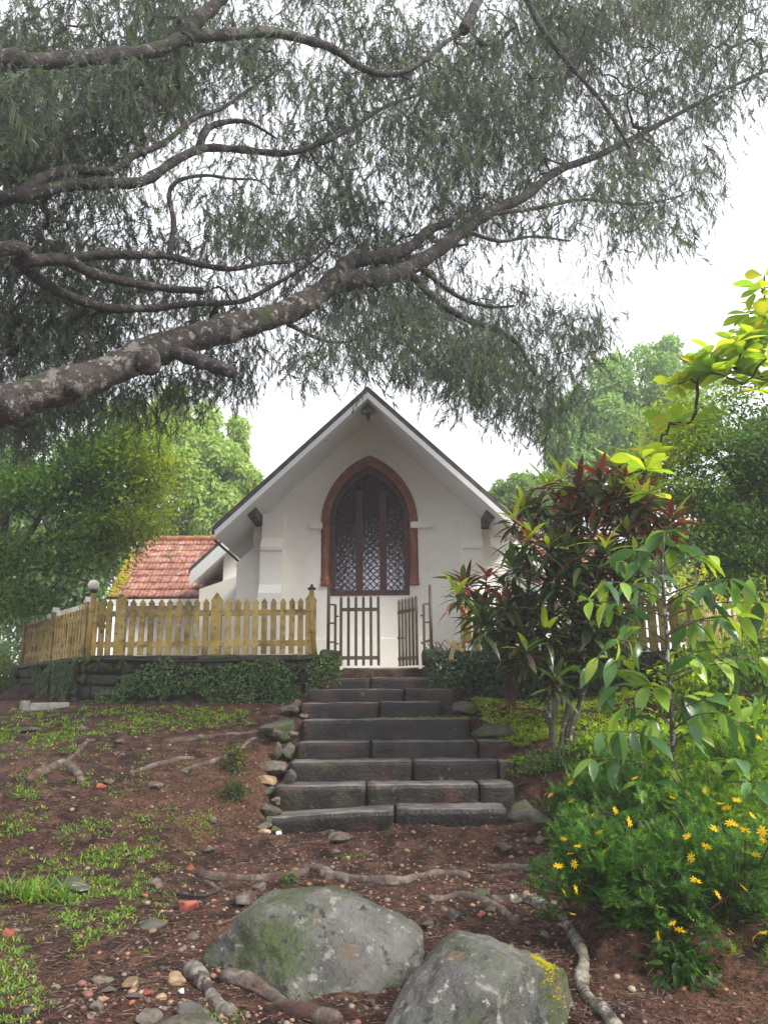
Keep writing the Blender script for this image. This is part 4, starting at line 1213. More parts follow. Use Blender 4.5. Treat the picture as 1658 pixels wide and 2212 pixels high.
# roots
def smooth_path(pts, n=6):
    pts = [Vector(p) for p in pts]; out = []
    for i in range(len(pts) - 1):
        p0, p1, p2, p3 = pts[max(i - 1, 0)], pts[i], pts[i + 1], pts[min(i + 2, len(pts) - 1)]
        for k in range(n):
            t = k / n
            out.append(0.5 * ((2 * p1) + (p2 - p0) * t + (2 * p0 - 5 * p1 + 4 * p2 - p3) * t * t + (3 * p1 - p0 - 3 * p2 + p3) * t ** 3))
    out.append(pts[-1]); return out
def root(label, pxs, r0, r1, m='root', lift=.3, seed=0):
    pts = [G(a, b) for a, b in pxs]
    rr = random.Random(seed)
    path = smooth_path(pts, 9); n = len(path)
    rad = []
    for i, p in enumerate(path):
        t = i / (n - 1)
        r = 1.0 * (r0 + (r1 - r0) * t) * (1 + .16 * math.sin(i * .31 + seed) + .08 * math.sin(i * .83 + 2 * seed))
        if i in (0, n - 1): r *= .35
        rad.append(r)
        p.z = hz(p.x, p.y) + r0 * lift * (.55 + .5 * math.sin(i * .23 + seed)) - (r * .8 if i in (0, n - 1) else 0)
    mb = MB().tube(path, rad, 10, True, .07, seed)
    # a side strand, twisted round the main one
    q = [p + Vector((0, -rad[i] * .7, -rad[i] * .25)) for i, p in enumerate(path)][2:max(5, n * 2 // 3)]
    q2 = [p + Vector((rad[i] * .3, rad[i] * .75, -rad[i] * .1)) for i, p in enumerate(path)][n // 3:n - 2]
    if len(q2) > 2: mb.tube(q2, [rad[min(i + n // 3, n - 1)] * .55 for i in range(len(q2))], 7, True, .2, seed + 2)
    if len(q) > 2: mb.tube(q, [rad[min(i + 2, n - 1)] * .5 for i in range(len(q))], 6, True, .2, seed + 1)
    o = part('tree_root', mb, M[m], None, smooth=True)
    return tag(o, label, 'root', 'tree roots across the path')
root('weathered root crossing the path behind the large boulder', [(430, 1893), (500, 1896), (570, 1898), (640, 1893), (668, 1880), (708, 1888), (748, 1908)], .035, .04, seed=1)
root('long root running right behind the large boulder', [(690, 1893), (760, 1899), (830, 1905), (890, 1902), (950, 1889), (1015, 1897)], .045, .03, seed=2)
root('arched root behind the right boulder', [(925, 1950), (985, 1938), (1040, 1950), (1090, 1976), (1120, 2000)], .04, .032, seed=3)
root('long pale root winding down beside the flowers', [(1060, 1943), (1120, 1947), (1180, 1966), (1228, 2003), (1252, 2045), (1262, 2090), (1256, 2122), (1276, 2168), (1316, 2212), (1345, 2245)], .036, .030, 'root_pale', .7, seed=4)
root('root running towards the flowers on the right', [(1050, 1873), (1130, 1878), (1220, 1864), (1300, 1855)], .03, .028, seed=5)
root('thick brown root at the bottom below the boulder', [(480, 2118), (540, 2136), (600, 2168), (660, 2196), (730, 2222)], .038, .045, lift=.7, seed=6)
root('pale mossy root stub at the bottom', [(412, 2105), (440, 2132), (470, 2172), (500, 2205)], .045, .03, 'root_pale', .6, seed=7)
root('gnarled root knuckle on the left slope', [(60, 1690), (95, 1668), (135, 1652), (165, 1672), (175, 1690)], .05, .05, seed=8)
root('thin root below the gnarled knuckle', [(85, 1665), (150, 1640), (180, 1612), (205, 1600)], .03, .02, seed=9)
root('flat root in the middle of the left slope', [(280, 1670), (330, 1655), (385, 1642), (420, 1640)], .035, .025, seed=10)
root('root climbing towards the left end of the steps', [(390, 1668), (450, 1650), (510, 1625), (560, 1590)], .03, .022, seed=11)
root('low root under the upper left grass', [(350, 1604), (430, 1594), (500, 1585), (560, 1582)], .03, .02, seed=12)
root('forked thin pale root beside the right boulder', [(1182, 2120), (1176, 2150), (1182, 2190), (1190, 2225)], .016, .010, 'root_pale', 1.0, seed=13)
root('second thin pale root beside the right boulder', [(1200, 2128), (1204, 2150), (1198, 2180), (1202, 2215)], .012, .008, 'root_pale', 1.0, seed=14)
root('low root on the soil below the left grass', [(440, 1905), (480, 1925), (500, 1935)], .02, .02, seed=15)
def stick(label, pxs, r, seed):
    pts = smooth_path([G(a, b) + Vector((0, 0, r * 1.2)) for a, b in pxs], 4)
    tag(part('stick', MB().tube(pts, [r * (1 - .5 * i / len(pts)) for i in range(len(pts))], 6, True, .15, seed), M['twig'], None), label, 'stick', 'fallen sticks on the soil')
stick('black stick leaning in the grass at left', [(380, 1935), (440, 1940), (500, 1915)], .012, 1)
stick('thin fallen twig between the boulders and roots', [(1010, 1945), (1050, 1930), (1080, 1940)], .007, 2)
stick('pale twig on the path left of the boulder', [(330, 2080), (370, 2062)], .006, 3)
stick('fallen twig in front of the lowest step', [(600, 1835), (660, 1825), (700, 1826)], .006, 4)

# concrete post lying by the wall, wooden cross, debris, tag, cable
g0, g1 = G(52, 1533), G(148, 1524)
lp = thing('concrete_post', 'pale concrete post lying on the grass below the left wall', 'post', g0)
u = (g1 - g0); ang = math.atan2(u.y, u.x)
part('shaft', MB().box((0.06, -.06, -.02), (u.length, .06, .09), Matrix.Translation(g0) @ Matrix.Rotation(ang, 4, 'Z')), M['concrete'], lp, bevel=.015)
part('broken_end', MB().box((-.05, -.075, -.02), (0.055, .065, .12), Matrix.Translation(g0) @ Matrix.Rotation(ang + .1, 4, 'Z')), M['concrete'], lp, bevel=.02)
cp = P(978, 1402, 11.38)
cr = thing('wooden_cross', 'small bleached wooden cross leaning on the wall right of the gate', 'cross', cp)
Mc = Matrix.Translation(cp) @ Matrix.Rotation(.25, 4, 'X') @ Matrix.Rotation(math.radians(14), 4, 'Y')
part('upright', MB().prism([(-.03, -.15), (0, -.19), (.03, -.15), (.03, .14), (-.03, .14)], -.012, .012, Mc), M['plank'], cr, bevel=.003)
part('crosspiece', MB().box((-.15, -.016, .03), (.15, -.0125, .085), Mc @ Matrix.Rotation(math.radians(16), 4, 'Y')), M['plank'], cr, bevel=.001)
dp = P(968, 1392, 11.6)
rr = random.Random(3); mb = MB()
for k in range(46):
    a = rr.uniform(0, 6.283); p0 = Vector((dp.x + rr.uniform(-.28, .30), 11.58 + rr.uniform(-.1, .12), 2.04))
    p2 = p0 + Vector((math.cos(a) * .16, math.sin(a) * .08, rr.uniform(.02, .22))); p1 = (p0 + p2) / 2 + Vector((0, 0, rr.uniform(.0, .08)))
    mb.tube(smooth_path([p0, p1, p2], 3), .006, 5)
tag(part('dry_twigs', mb, M['bark_brown'], None), 'heap of dry twigs on the wall beside the wooden cross', 'twigs', kind='stuff')
sg = P(1003, 1397, 11.40)
sgt = thing('number_tag', 'small white tag with a red mark at the foot of the pipe post', 'sign', (sg.x, 11.42, sg.z))
sx_ = sg.x + .06
part('plate', MB().box((sx_ - .045, 11.42, sg.z - .05), (sx_ + .045, 11.427, sg.z + .05)), M['sign_white'], sgt)
mk = MB().box((sx_ - .028, 11.4165, sg.z + .018), (sx_ + .028, 11.419, sg.z + .027)).box((sx_ - .004, 11.4165, sg.z - .036), (sx_ + .004, 11.419, sg.z + .014))
mk.box((-.03, -.0012, -.004), (.03, .0012, .004), Matrix.Translation((sx_ - .018, 11.4178, sg.z - .008)) @ Matrix.Rotation(.7, 4, 'Y') @ Matrix.Scale(.6, 4))
mk.box((-.03, -.0012, -.004), (.03, .0012, .004), Matrix.Translation((sx_ + .018, 11.4178, sg.z - .008)) @ Matrix.Rotation(-.7, 4, 'Y') @ Matrix.Scale(.6, 4))
part('red_character', mk, M['sign_red'], sgt)
cab = [P(40, 1440, 14.2), P(100, 1432, 13.0), P(175, 1424, 11.62), P(186, 1422, 11.50), P(300, 1425, 11.49), P(420, 1428, 11.49), P(560, 1424, 11.49), P(675, 1422, 11.48), P(682, 1408, 11.46)]
tag(part('cable', MB().tube(smooth_path(cab, 6), .009, 6), M['cable'], None), 'thin dark cable slung along the left stone wall', 'cable')

# ================================================================== vegetation tools
def unit(a): return a / np.maximum(np.linalg.norm(a, axis=-1, keepdims=True), 1e-9)

def frames(d, n):
    """rotation matrices whose y axis is d and whose z axis leans to n"""
    d = unit(d); x = unit(np.cross(d, n) + 1e-6); z = np.cross(x, d)
    return np.stack([x, d, z], -1)

def scatter(tv, tf, pos, R, s, col, vcol=None):
    """copies of a template as one vertex/face/colour set; s (N,) or (N,3)"""
    N, k = len(pos), len(tv)
    s = np.asarray(s, float); s = s[:, None] * np.ones(3) if s.ndim == 1 else s
    loc = tv[None] * s[:, None, :]
    V = np.einsum('nij,nkj->nki', R, loc) + pos[:, None, :]
    C = np.repeat(col[:, None, :], k, 1)
    if vcol is not None: C = C * vcol[None]
    Fs = [(f[None] + (np.arange(N) * k)[:, None, None]).reshape(-1, f.shape[1]) for f in tf]
    return V.reshape(-1, 3), Fs, C.reshape(-1, 3)

class Heap:
    def __init__(s): s.v = []; s.f = {}; s.c = []; s.n = 0
    def put(s, V, Fs, C):
        s.v.append(V); s.c.append(C)
        for f in Fs: s.f.setdefault(f.shape[1], []).append(f + s.n)
        s.n += len(V)
    def mesh(s, name, smooth=False):
        return np_mesh(name, np.concatenate(s.v), [np.concatenate(x) for x in s.f.values()], np.concatenate(s.c), smooth)

def leaf_template(n=4, shape='ovate', fold=.18, arch_=.25, ripple=0.0, width=.5):
    """unit-long leaf along +y, midrib folded, tip arching down"""
    vs = []; 
    for i in range(n + 1):
        t = i / n
        if shape == 'ovate': w = math.sin(math.pi * min(1, t ** .8)) * (1 - .25 * t)
        elif shape == 'obovate': w = (math.sin(math.pi * t ** 1.6) ** .8 if 0 < t < 1 else 0) * 1.05
        elif shape == 'ellip': w = math.sin(math.pi * t ** .92) ** .85 if 0 < t < 1 else 0
        elif shape == 'lance': w = math.sin(math.pi * t ** .75) ** .8 if 0 < t < 1 else 0
        else: w = 1 - t
        w = max(w, .03) * width / 2
        z = -arch_ * t * t
        rp = ripple * (1 if i % 2 else -1)
        vs += [(-w, t, z + fold * w + rp), (0, t, z), (w, t, z + fold * w + rp)]
    fs = []
    for i in range(n):
        a = i * 3
        fs += [(a, a + 1, a + 4, a + 3), (a + 1, a + 2, a + 5, a + 4)]
    return np.array(vs), [np.array(fs)]

LEAF2 = leaf_template(2, 'ovate', .25, .15, width=.55)
LEAF1 = (np.array([(0, 0, 0), (-.27, .45, .06), (0, 1, -.12), (.27, .45, .06)], float), [np.array([(0, 2, 1), (0, 3, 2)])])
LEAF_OV = leaf_template(5, 'ovate', .22, .30, width=.48)
LEAF_RIB = leaf_template(12, 'ellip', .28, .38, ripple=.010, width=.41)
LEAF_OB = leaf_template(6, 'obovate', .2, .12, width=.55)
LEAF_LA = leaf_template(6, 'lance', .28, .35, width=.19)
LEAF_SW = leaf_template(6, 'sword', .3, .25, width=.07)

def rand_dirs(r, n, up=0.0):
    d = r.normal(size=(n, 3)); d[:, 2] += up
    return unit(d)

def in_poly(poly, x, y):
    poly = np.asarray(poly, float); ins = np.zeros(len(x), bool); j = len(poly) - 1
    for i in range(len(poly)):
        xi, yi = poly[i]; xj, yj = poly[j]
        c = ((yi > y) != (yj > y)) & (x < (xj - xi) * (y - yi) / (yj - yi + 1e-12) + xi)
        ins ^= c; j = i
    return ins

def px_points(r, poly, n, y0, y1, thin=None):
    """n points of a crown whose outline the photograph shows as poly, spread between the depths y0 and y1"""
    poly = np.asarray(poly, float); lo, hi = poly.min(0), poly.max(0); out = []
    while len(out) < n:
        q = r.uniform(lo, hi, (n * 3, 2)); q = q[in_poly(poly, q[:, 0], q[:, 1])]
        if thin is not None: q = q[r.random(len(q)) < thin(q)]
        for a, b in q:
            out.append(tuple(P(a, b, r.uniform(y0, y1))))
            if len(out) >= n: break
    return np.array(out)

class Skeleton:
    """limbs traced by hand, then every cluster joined by a twig to the nearest wood"""
    def __init__(s): s.p = []; s.par = []; s.w = []; s.rad = []; s.paths = []; s.limbs = []
    def limb(s, pts, r0, r1, step=.22, knobs=.0):
        path = smooth_path(pts, 10)
        rs = [r0 + (r1 - r0) * (i / (len(path) - 1)) for i in range(len(path))]
        s.limbs.append((path, rs))
        prev = None
        for p, q in zip(path[::3], rs[::3]):
            s.p.append(np.array(p)); s.par.append(-1 if prev is None else prev); s.w.append(0.); s.rad.append(q); prev = len(s.p) - 1
    def join(s, targets, r, sag=.10, seg=4, jit=.08, maxlen=None):
        if maxlen is not None: seg = 3
        base = np.array(s.p)
        d0 = np.array([np.min(np.linalg.norm(base - t, axis=1)) for t in targets])
        for k in np.argsort(d0):
            t = targets[k]; A = np.array(s.p)
            i = int(np.argmin(np.linalg.norm(A - t, axis=1)))
            a = A[i]; L = np.linalg.norm(t - a)
            if L < 1e-4: continue
            ids = [i]
            for q in range(1, seg + 1):
                f = q / seg
                pt = a + (t - a) * f + r.normal(size=3) * jit * L * (0 if q == seg else 1) + np.array([0, 0, sag * L * math.sin(math.pi * f)])
                s.p.append(pt); s.par.append(ids[-1]); s.w.append(0.); s.rad.append(0.); ids.append(len(s.p) - 1)
            s.w[ids[-1]] += 1
            s.paths.append(ids)
    def wood(s, twig=.0045, cap=.05, n=5, limb_n=12, wob=.05, skip=()):
        w = list(s.w)
        for i in range(len(w) - 1, -1, -1):
            if s.par[i] >= 0: w[s.par[i]] += w[i]
        mb = MB(); tw = MB()
        for k, (path, rs) in enumerate(s.limbs):
            if k in skip: continue
            rr = random.Random(k)
            mb.tube(path, [q * (1 + .08 * math.sin(i * .9 + k) + rr.uniform(-.05, .05)) for i, q in enumerate(rs)], limb_n, True, wob, k)
        for ids in s.paths:
            rad = [min(cap, twig * math.sqrt(max(w[i], 1))) for i in ids]
            if s.rad[ids[0]] > 0: rad[0] = min(s.rad[ids[0]] * .8, rad[1] * 1.25)
            else: rad[0] = max(rad[0] * .8, rad[1])
            tw.tube([s.p[i] for i in ids], rad, n, False)
        return mb, tw

def cluster_leaves(r, centres, per, spread, tmpl, size, colf, up=.3, droop=0.0, heap=None, flat=1.0):
    N = len(centres) * per
    c = np.repeat(centres, per, 0)
    off = r.normal(size=(N, 3)) * spread; off[:, 2] *= flat
    d = unit(off / np.maximum(spread, 1e-6) * .6 + r.normal(size=(N, 3)) * .8 + np.array([0, 0, -droop]))
    nrm = unit(r.normal(size=(N, 3)) * .55 + np.array([0, 0, 1.0]) * (up + .5))
    h = heap or Heap()
    V, Fs, C = scatter(tmpl[0], tmpl[1], c + off, frames(d, nrm), r.uniform(size[0], size[1], N), colf(c + off, N))
    h.put(V, Fs, C)
    return h

def leaf_parts(parent, tmpl, pos, R, s, col, m, name='leaf', nvar=10):
    """every leaf an object of its own; alike leaves share mesh data"""
    N = len(pos); s = np.asarray(s, float); s = s[:, None] * np.ones(3) if s.ndim == 1 else s
    ref = col[np.linspace(0, N - 1, min(nvar, N)).astype(int)]
    which = np.argmin(((col[:, None] - ref[None]) ** 2).sum(-1), 1)
    meshes = {}
    b = base_of(parent)
    for i in range(N):
        k = int(which[i])
        if k not in meshes:
            me = np_mesh(name, tmpl[0], tmpl[1], np.repeat(ref[k][None], len(tmpl[0]), 0), True); me.materials.append(m); meshes[k] = me
        o = bpy.data.objects.new(name, meshes[k]); COL.objects.link(o); o.parent = parent
        X = Matrix(R[i].tolist()).to_4x4() @ Matrix.Diagonal((*s[i], 1))
        o.matrix_local = Matrix.Translation(Vector(pos[i]) - b) @ X

def pal(r, cols, weights, jitter=.18):
    cols = np.array(cols, float); weights = np.array(weights, float) / sum(weights)
    def f(p, N):
        k = r.choice(len(cols), N, p=weights)
        return np.clip(cols[k] * (1 + r.normal(0, jitter, (N, 1))), .004, 1)
    return f

def plant(name, label, cat, base, group=None): return thing(name, label, cat, base, group)

# ================================================================== the great overhanging cypress
def cypress():
    r = np.random.default_rng(21)
    t = thing('overhanging_tree', 'huge dark weeping conifer with long limb arching over the chapel', 'tree', (-6.9, 6.2, .4))
    sk = Skeleton()
    tr = V3(-6.9, 6.2, .2)
    crotch = V3(-6.4, 6.6, 3.6)
    sk.limb([tr + V3(.1, 0, -.3), V3(-6.85, 6.25, 1.4), crotch, V3(-6.5, 6.4, 6.0), V3(-6.6, 6.0, 9.0), V3(-6.4, 5.8, 12.0)], .62, .25)
    A = lambda L: [P(x, y, Y) for x, y, Y in L]
    # main limb
    sk.limb([crotch - V3(0, 0, .3)] + A([(-60, 895, 6.9), (60, 855, 7.0), (200, 815, 7.3), (340, 755, 7.6), (480, 712, 7.9), (620, 672, 8.3), (690, 632, 8.5), (740, 590, 8.6)]), .205, .125)
    sk.limb(A([(725, 605, 8.55), (790, 602, 8.7), (860, 590, 8.9), (930, 550, 9.1), (1000, 498, 9.3), (1062, 455, 9.4), (1130, 425, 9.6), (1200, 370, 9.8), (1290, 335, 10.0), (1400, 280, 10.2), (1540, 205, 10.4), (1680, 140, 10.6)]), .125, .02)
    sk.limb(A([(735, 590, 8.6), (760, 562, 8.7), (830, 553, 8.9), (890, 530, 9.0), (920, 500, 9.1), (965, 480, 9.2), (1000, 455, 9.3)]), .115, .035)
    sk.limb(A([(880, 585, 8.95), (905, 610, 9.1), (945, 650, 9.2), (1010, 690, 9.3), (1075, 712, 9.4), (1120, 745, 9.5), (1150, 800, 9.55), (1190, 830, 9.6)]), .06, .02)
    sk.limb(A([(905, 575, 9.0), (950, 612, 9.2), (1000, 645, 9.4), (1060, 662, 9.5), (1110, 660, 9.6)]), .04, .015)
    sk.limb(A([(1010, 500, 9.3), (1080, 520, 9.4), (1150, 510, 9.6), (1230, 520, 9.7)]), .03, .012)
    sk.limb(A([(1060, 460, 9.4), (1150, 450, 9.6), (1260, 430, 9.8), (1380, 440, 10.0), (1480, 420, 10.2)]), .035, .012)
    # broken stub under the main limb
    sk.limb(A([(375, 758, 7.6), (420, 775, 7.45), (465, 792, 7.3), (503, 803, 7.2)]), .085, .06)
    # second limb, upper left
    sk.limb([V3(-6.5, 6.4, 6.0)] + A([(-40, 150, 5.9), (60, 135, 6.1), (200, 122, 6.4), (330, 108, 6.7), (400, 80, 6.9), (480, 75, 7.1), (580, 68, 7.3), (660, 85, 7.5), (720, 105, 7.6), (780, 145, 7.8), (840, 160, 7.9), (900, 140, 8.0), (950, 100, 8.1), (1010, 50, 8.2), (1050, -20, 8.3)]), .088, .02)
    sk.limb(A([(400, 85, 6.9), (420, 45, 6.9), (460, 15, 7.0), (500, -30, 7.0)]), .10, .05)
    # third limb
    sk.limb([V3(-6.5, 6.5, 5.2)] + A([(-40, 440, 6.4), (60, 420, 6.6), (140, 400, 6.9), (230, 395, 7.1), (310, 390, 7.3), (380, 345, 7.5), (440, 320, 7.7), (520, 322, 7.9), (620, 330, 8.1), (700, 305, 8.3), (760, 275, 8.5), (830, 230, 8.7), (930, 190, 8.9), (1000, 120, 9.1)]), .075, .016)
    sk.limb(A([(430, 325, 7.7), (445, 280, 7.8), (490, 262, 7.9), (540, 265, 8.0), (600, 300, 8.2)]), .055, .010)
    sk.limb(A([(40, 425, 6.55), (90, 385, 6.7), (150, 365, 6.9), (240, 368, 7.1), (290, 335, 7.2), (350, 310, 7.3), (420, 255, 7.4), (480, 232, 7.5), (540, 190, 7.6), (600, 150, 7.7)]), .06, .010)
    sk.limb(A([(310, 335, 7.2), (330, 260, 7.3), (350, 170, 7.4), (355, 130, 7.4)]), .025, .012)
    # fourth limb with broken end
    sk.limb([V3(-6.45, 6.5, 4.6)] + A([(-30, 545, 6.5), (60, 560, 6.7), (140, 562, 6.9), (200, 590, 7.0), (280, 610, 7.2), (360, 622, 7.3), (440, 628, 7.4)]), .075, .035)
    sk.limb(A([(130, 562, 6.88), (210, 550, 7.0), (290, 550, 7.1), (360, 552, 7.3), (430, 570, 7.5), (500, 580, 7.6), (570, 568, 7.8), (640, 560, 8.0), (700, 520, 8.2)]), .055, .012)
    sk.limb(A([(365, 550, 7.3), (375, 480, 7.35), (365, 420, 7.4), (385, 390, 7.4), (440, 378, 7.5), (500, 385, 7.6), (560, 390, 7.7), (590, 420, 7.8)]), .033, .007)
    sk.limb(A([(30, 556, 6.65), (110, 620, 7.1), (220, 662, 7.6), (330, 665, 7.9), (420, 655, 8.0), (520, 650, 8.2), (600, 610, 8.4), (680, 560, 8.5), (730, 510, 8.6)]), .06, .012)
    sk.limb(A([(1000, 65, 8.18), (1050, -30, 8.35), (1100, -50, 8.5), (1130, -20, 8.6), (1170, 60, 8.7), (1230, 140, 8.9), (1300, 220, 9.1), (1360, 320, 9.3)]), .07, .02)
    sk.limb(A([(620, 700, 8.4), (700, 735, 8.6), (760, 735, 8.7), (800, 700, 8.8)]), .022, .01)
    bark, _ = sk.wood(skip=(1, 7), limb_n=16)
    big = MB()
    for k in (1, 7):
        path, rs = sk.limbs[k]
        big.tube(path, [q * (1 + .07 * math.sin(i * .5 + k) + .05 * math.sin(i * 1.9)) for i, q in enumerate(rs)], 20, True, .035, k)
        if k == 1:
            for (ex, ey, Yk, er) in ((318, 775, 7.35, .13), (290, 760, 7.5, .09), (155, 835, 7.0, .07)):      # burrs on the limb
                c = P(ex, ey, Yk); big.tube([c + V3(0, .12, -.02), c + V3(0, .02, 0), c + V3(.02, -.06, -.01), c + V3(.02, -.08, -.01)], [er, er, er * .75, er * .3], 10, True, .12, 3)
    # clusters of weeping foliage
    outline = [(-80, -60), (1720, -60), (1720, 170), (1640, 230), (1600, 310), (1545, 330), (1548, 400), (1500, 470), (1440, 520), (1340, 545), (1290, 580), (1215, 570), (1225, 640), (1300, 690), (1270, 770),
               (1215, 820), (1200, 900), (1180, 960), (1125, 985), (1110, 900), (1060, 900), (1020, 850), (945, 850), (905, 790), (860, 770), (800, 740), (750, 740), (725, 800), (690, 800), (640, 750), (560, 780), (520, 830), (440, 850), (360, 900), (300, 890), (200, 880), (80, 930), (-80, 960)]
    def thin(q):
        n = fbm(np.stack([q[:, 0] / 170, q[:, 1] / 150, np.zeros(len(q))], -1), 3, 5)
        base = np.where(q[:, 1] < 540, .80, .46)
        base = np.where(q[:, 0] < 330, .80, base)
        # lighter belts where the sky comes through
        base = np.where((q[:, 0] > 560) & (q[:, 0] < 900) & (q[:, 1] > 330) & (q[:, 1] < 520), .55, base)
        return np.clip(base + n * 1.25, .02, 1)
    cl = px_points(r, outline, 980, 6.4, 10.4, thin)
    cl = np.concatenate([cl, px_points(r, [(1040, 560), (1210, 590), (1300, 690), (1280, 760), (1215, 830), (1190, 950), (1120, 975), (1080, 860), (1000, 780), (990, 660)], 40, 9.0, 10.2)])
    clear = []                                     # (pixel, depth, reach) along the thick limbs: foliage grows behind and above them
    for (path, rs) in sk.limbs[1:]:
        for p, q in zip(path[::2], rs[::2]):
            if q < .03: continue
            cc = RCAM.transposed() @ (p - EYE); clear.append((CX + F * cc.x / -cc.z, CY - F * cc.y / -cc.z, p.y, 46 + q * 330))
    clear = np.array(clear)
    # keep clusters near the wood they hang from: shallower to the left, deeper to the right
    for i in range(len(cl)):
        v = Vector(cl[i]) - EYE
        cc = RCAM.transposed() @ v; px = CX + F * cc.x / -cc.z; py = CY - F * cc.y / -cc.z
        Y = 6.6 + 3.4 * np.clip(px / 1500, 0, 1) + r.uniform(-1.0, 1.3)
        dx, dy = clear[:, 0] - px, clear[:, 1] - py - 25
        near = (np.hypot(dx, dy * np.where(dy > 0, .55, 1)) < clear[:, 3])
        if near.any() and r.random() < .93: Y = max(Y, clear[near, 2].max() + r.uniform(.35, 1.6))
        if px < 640 and py > 540: Y = 7.0 + max(px, 0) / 640 * 1.3 + r.uniform(.55, 2.3)
        cl[i] = P(px, py, Y)
    sk.join(cl, r, .12, 4, .10)
    _, twg = sk.wood(twig=.0038, cap=.035)
    part('trunk', bark, M['bark'], t, smooth=True)
    part('main_limb', big, M['bark_lichen'], t, smooth=True)
    o = part('twigs', twg, M['twig'], t); o['kind'] = 'stuff'
    # sprays: hanging feathery branchlets
    def spray(seed, n=18):
        q = np.random.default_rng(seed); vs = []; fs = []
        cv = q.normal(0, .10, 2)
        for k in range(n):
            u = (k + .5) / n
            ax = np.array([cv[0] * u * u, cv[1] * u * u, -u])
            a = q.uniform(0, 6.283); L = (.34 * (1 - .55 * u) + .08) * q.uniform(.7, 1.2)
            d = np.array([math.cos(a) * .62, math.sin(a) * .62, -.8]); d /= np.linalg.norm(d)
            s = np.cross(d, [0.3, .5, 1]); s /= np.linalg.norm(s)
            w = .027
            o = len(vs)
            vs += [ax - s * w, ax + s * w, ax + d * L]
            fs.append((o, o + 1, o + 2))
        o = len(vs); s = np.array([.010, 0, 0])
        vs += [-s, s, np.array([cv[0], cv[1], -1.0])]
        return np.array(vs), [np.array(fs), np.array([[o, o + 1, o + 2]])]
    col = pal(r, [(.080, .110, .090), (.105, .145, .105), (.060, .078, .074), (.12, .155, .10), (.09, .082, .08)], [4, 3, 3, 1.2, 1])
    h = Heap()
    per = 46
    N = len(cl) * per
    c = np.repeat(cl, per, 0)
    off = np.clip(r.normal(size=(N, 3)), -1.7, 1.7) * np.array([.25, .25, .15])
    hang = unit(np.stack([r.normal(0, .48, N), r.normal(0, .48, N), -np.ones(N)], -1))
    x = unit(np.cross(hang, r.normal(size=(N, 3)))); y = np.cross(-hang, x)
    R = np.stack([x, y, -hang], -1)
    size = r.gamma(5, .029, N) + .035; cc = col(c, N)
    for k in range(4):
        m_ = np.arange(N) % 4 == k
        tv, tf = spray(k + 1)
        V, Fs, C = scatter(tv, tf, (c + off)[m_], R[m_], size[m_], cc[m_]); h.put(V, Fs, C)
    o = add('crown', h.mesh('crown'), t, M['canopy']); o['kind'] = 'stuff'
cypress()

# ================================================================== trees behind
def lobed_tree(name, label, base, lobes, n, leaf, cols, wts, trunk_r, group, mat='leaf', droop=.5, seed=0, shell=.82, tm=LEAF1):
    """crown of overlapping lobes (x, y, z, rx, ry, rz); leaves lie near each lobe's surface"""
    r = np.random.default_rng(seed)
    t = thing(name, label, 'tree', base, group)
    b = Vector(base); sk = Skeleton()
    lob = np.array(lobes, float); vol = (lob[:, 3] * lob[:, 5]); cnt = (vol / vol.sum() * n).astype(int)
    top = lob[np.argmax(lob[:, 2])]
    sk.limb([b - V3(0, 0, .3), b + (V3(top[0], top[1], top[2]) - b) * .4 + V3(.1, 0, 0), V3(top[0], top[1], top[2])], trunk_r, trunk_r * .25)
    tg = [l[:3] for l in lob]
    for l in lob:
        d = rand_dirs(r, 7, .2); tg += list(l[:3] + d * l[3:6] * .7)
    sk.join(np.array(tg), r, -.02, 4, .06)
    bark, tw = sk.wood(twig=trunk_r * .10, cap=trunk_r * .5)
    part('trunk', bark, M['bark_brown'], t, smooth=True)
    part('branches', tw, M['twig'], t)
    colf = pal(r, cols, wts, .15); h = Heap()
    subl = []
    for l in lob:                                  # each lobe breaks up into drooping clumps
        for d in rand_dirs(r, 13, .15):
            q = r.uniform(.28, .46)
            subl.append(np.concatenate([l[:3] + d * l[3:6] * .78, l[3:6] * q * np.array([1, 1, 1.15])]))
    subl = np.array(subl); v2 = subl[:, 3] * subl[:, 5]; cnt = (v2 / v2.sum() * n).astype(int)
    for l, k in zip(subl, cnt):
        d = rand_dirs(r, k, .35)
        rad = (shell + (1 - shell) * r.random((k, 1))) * (1 + .32 * fbm(d * 2.6 + l[0], 4, seed)[:, None])
        rad = np.where(r.random((k, 1)) < .25, rad * r.uniform(.4, 1, (k, 1)), rad)
        p = l[:3] + d * l[3:6] * rad
        dr = unit(d * .5 + r.normal(size=(k, 3)) * .55 + np.array([0, 0, -droop]))
        nr = unit(d + r.normal(size=(k, 3)) * .5 + np.array([0, 0, .3]))
        V, Fs, C = scatter(tm[0], tm[1], p, frames(dr, nr), r.uniform(leaf * .6, leaf * 1.3, k), colf(p, k)); h.put(V, Fs, C)
    o = add('crown', h.mesh('crown'), t, M[mat]); o['kind'] = 'stuff'
    return t

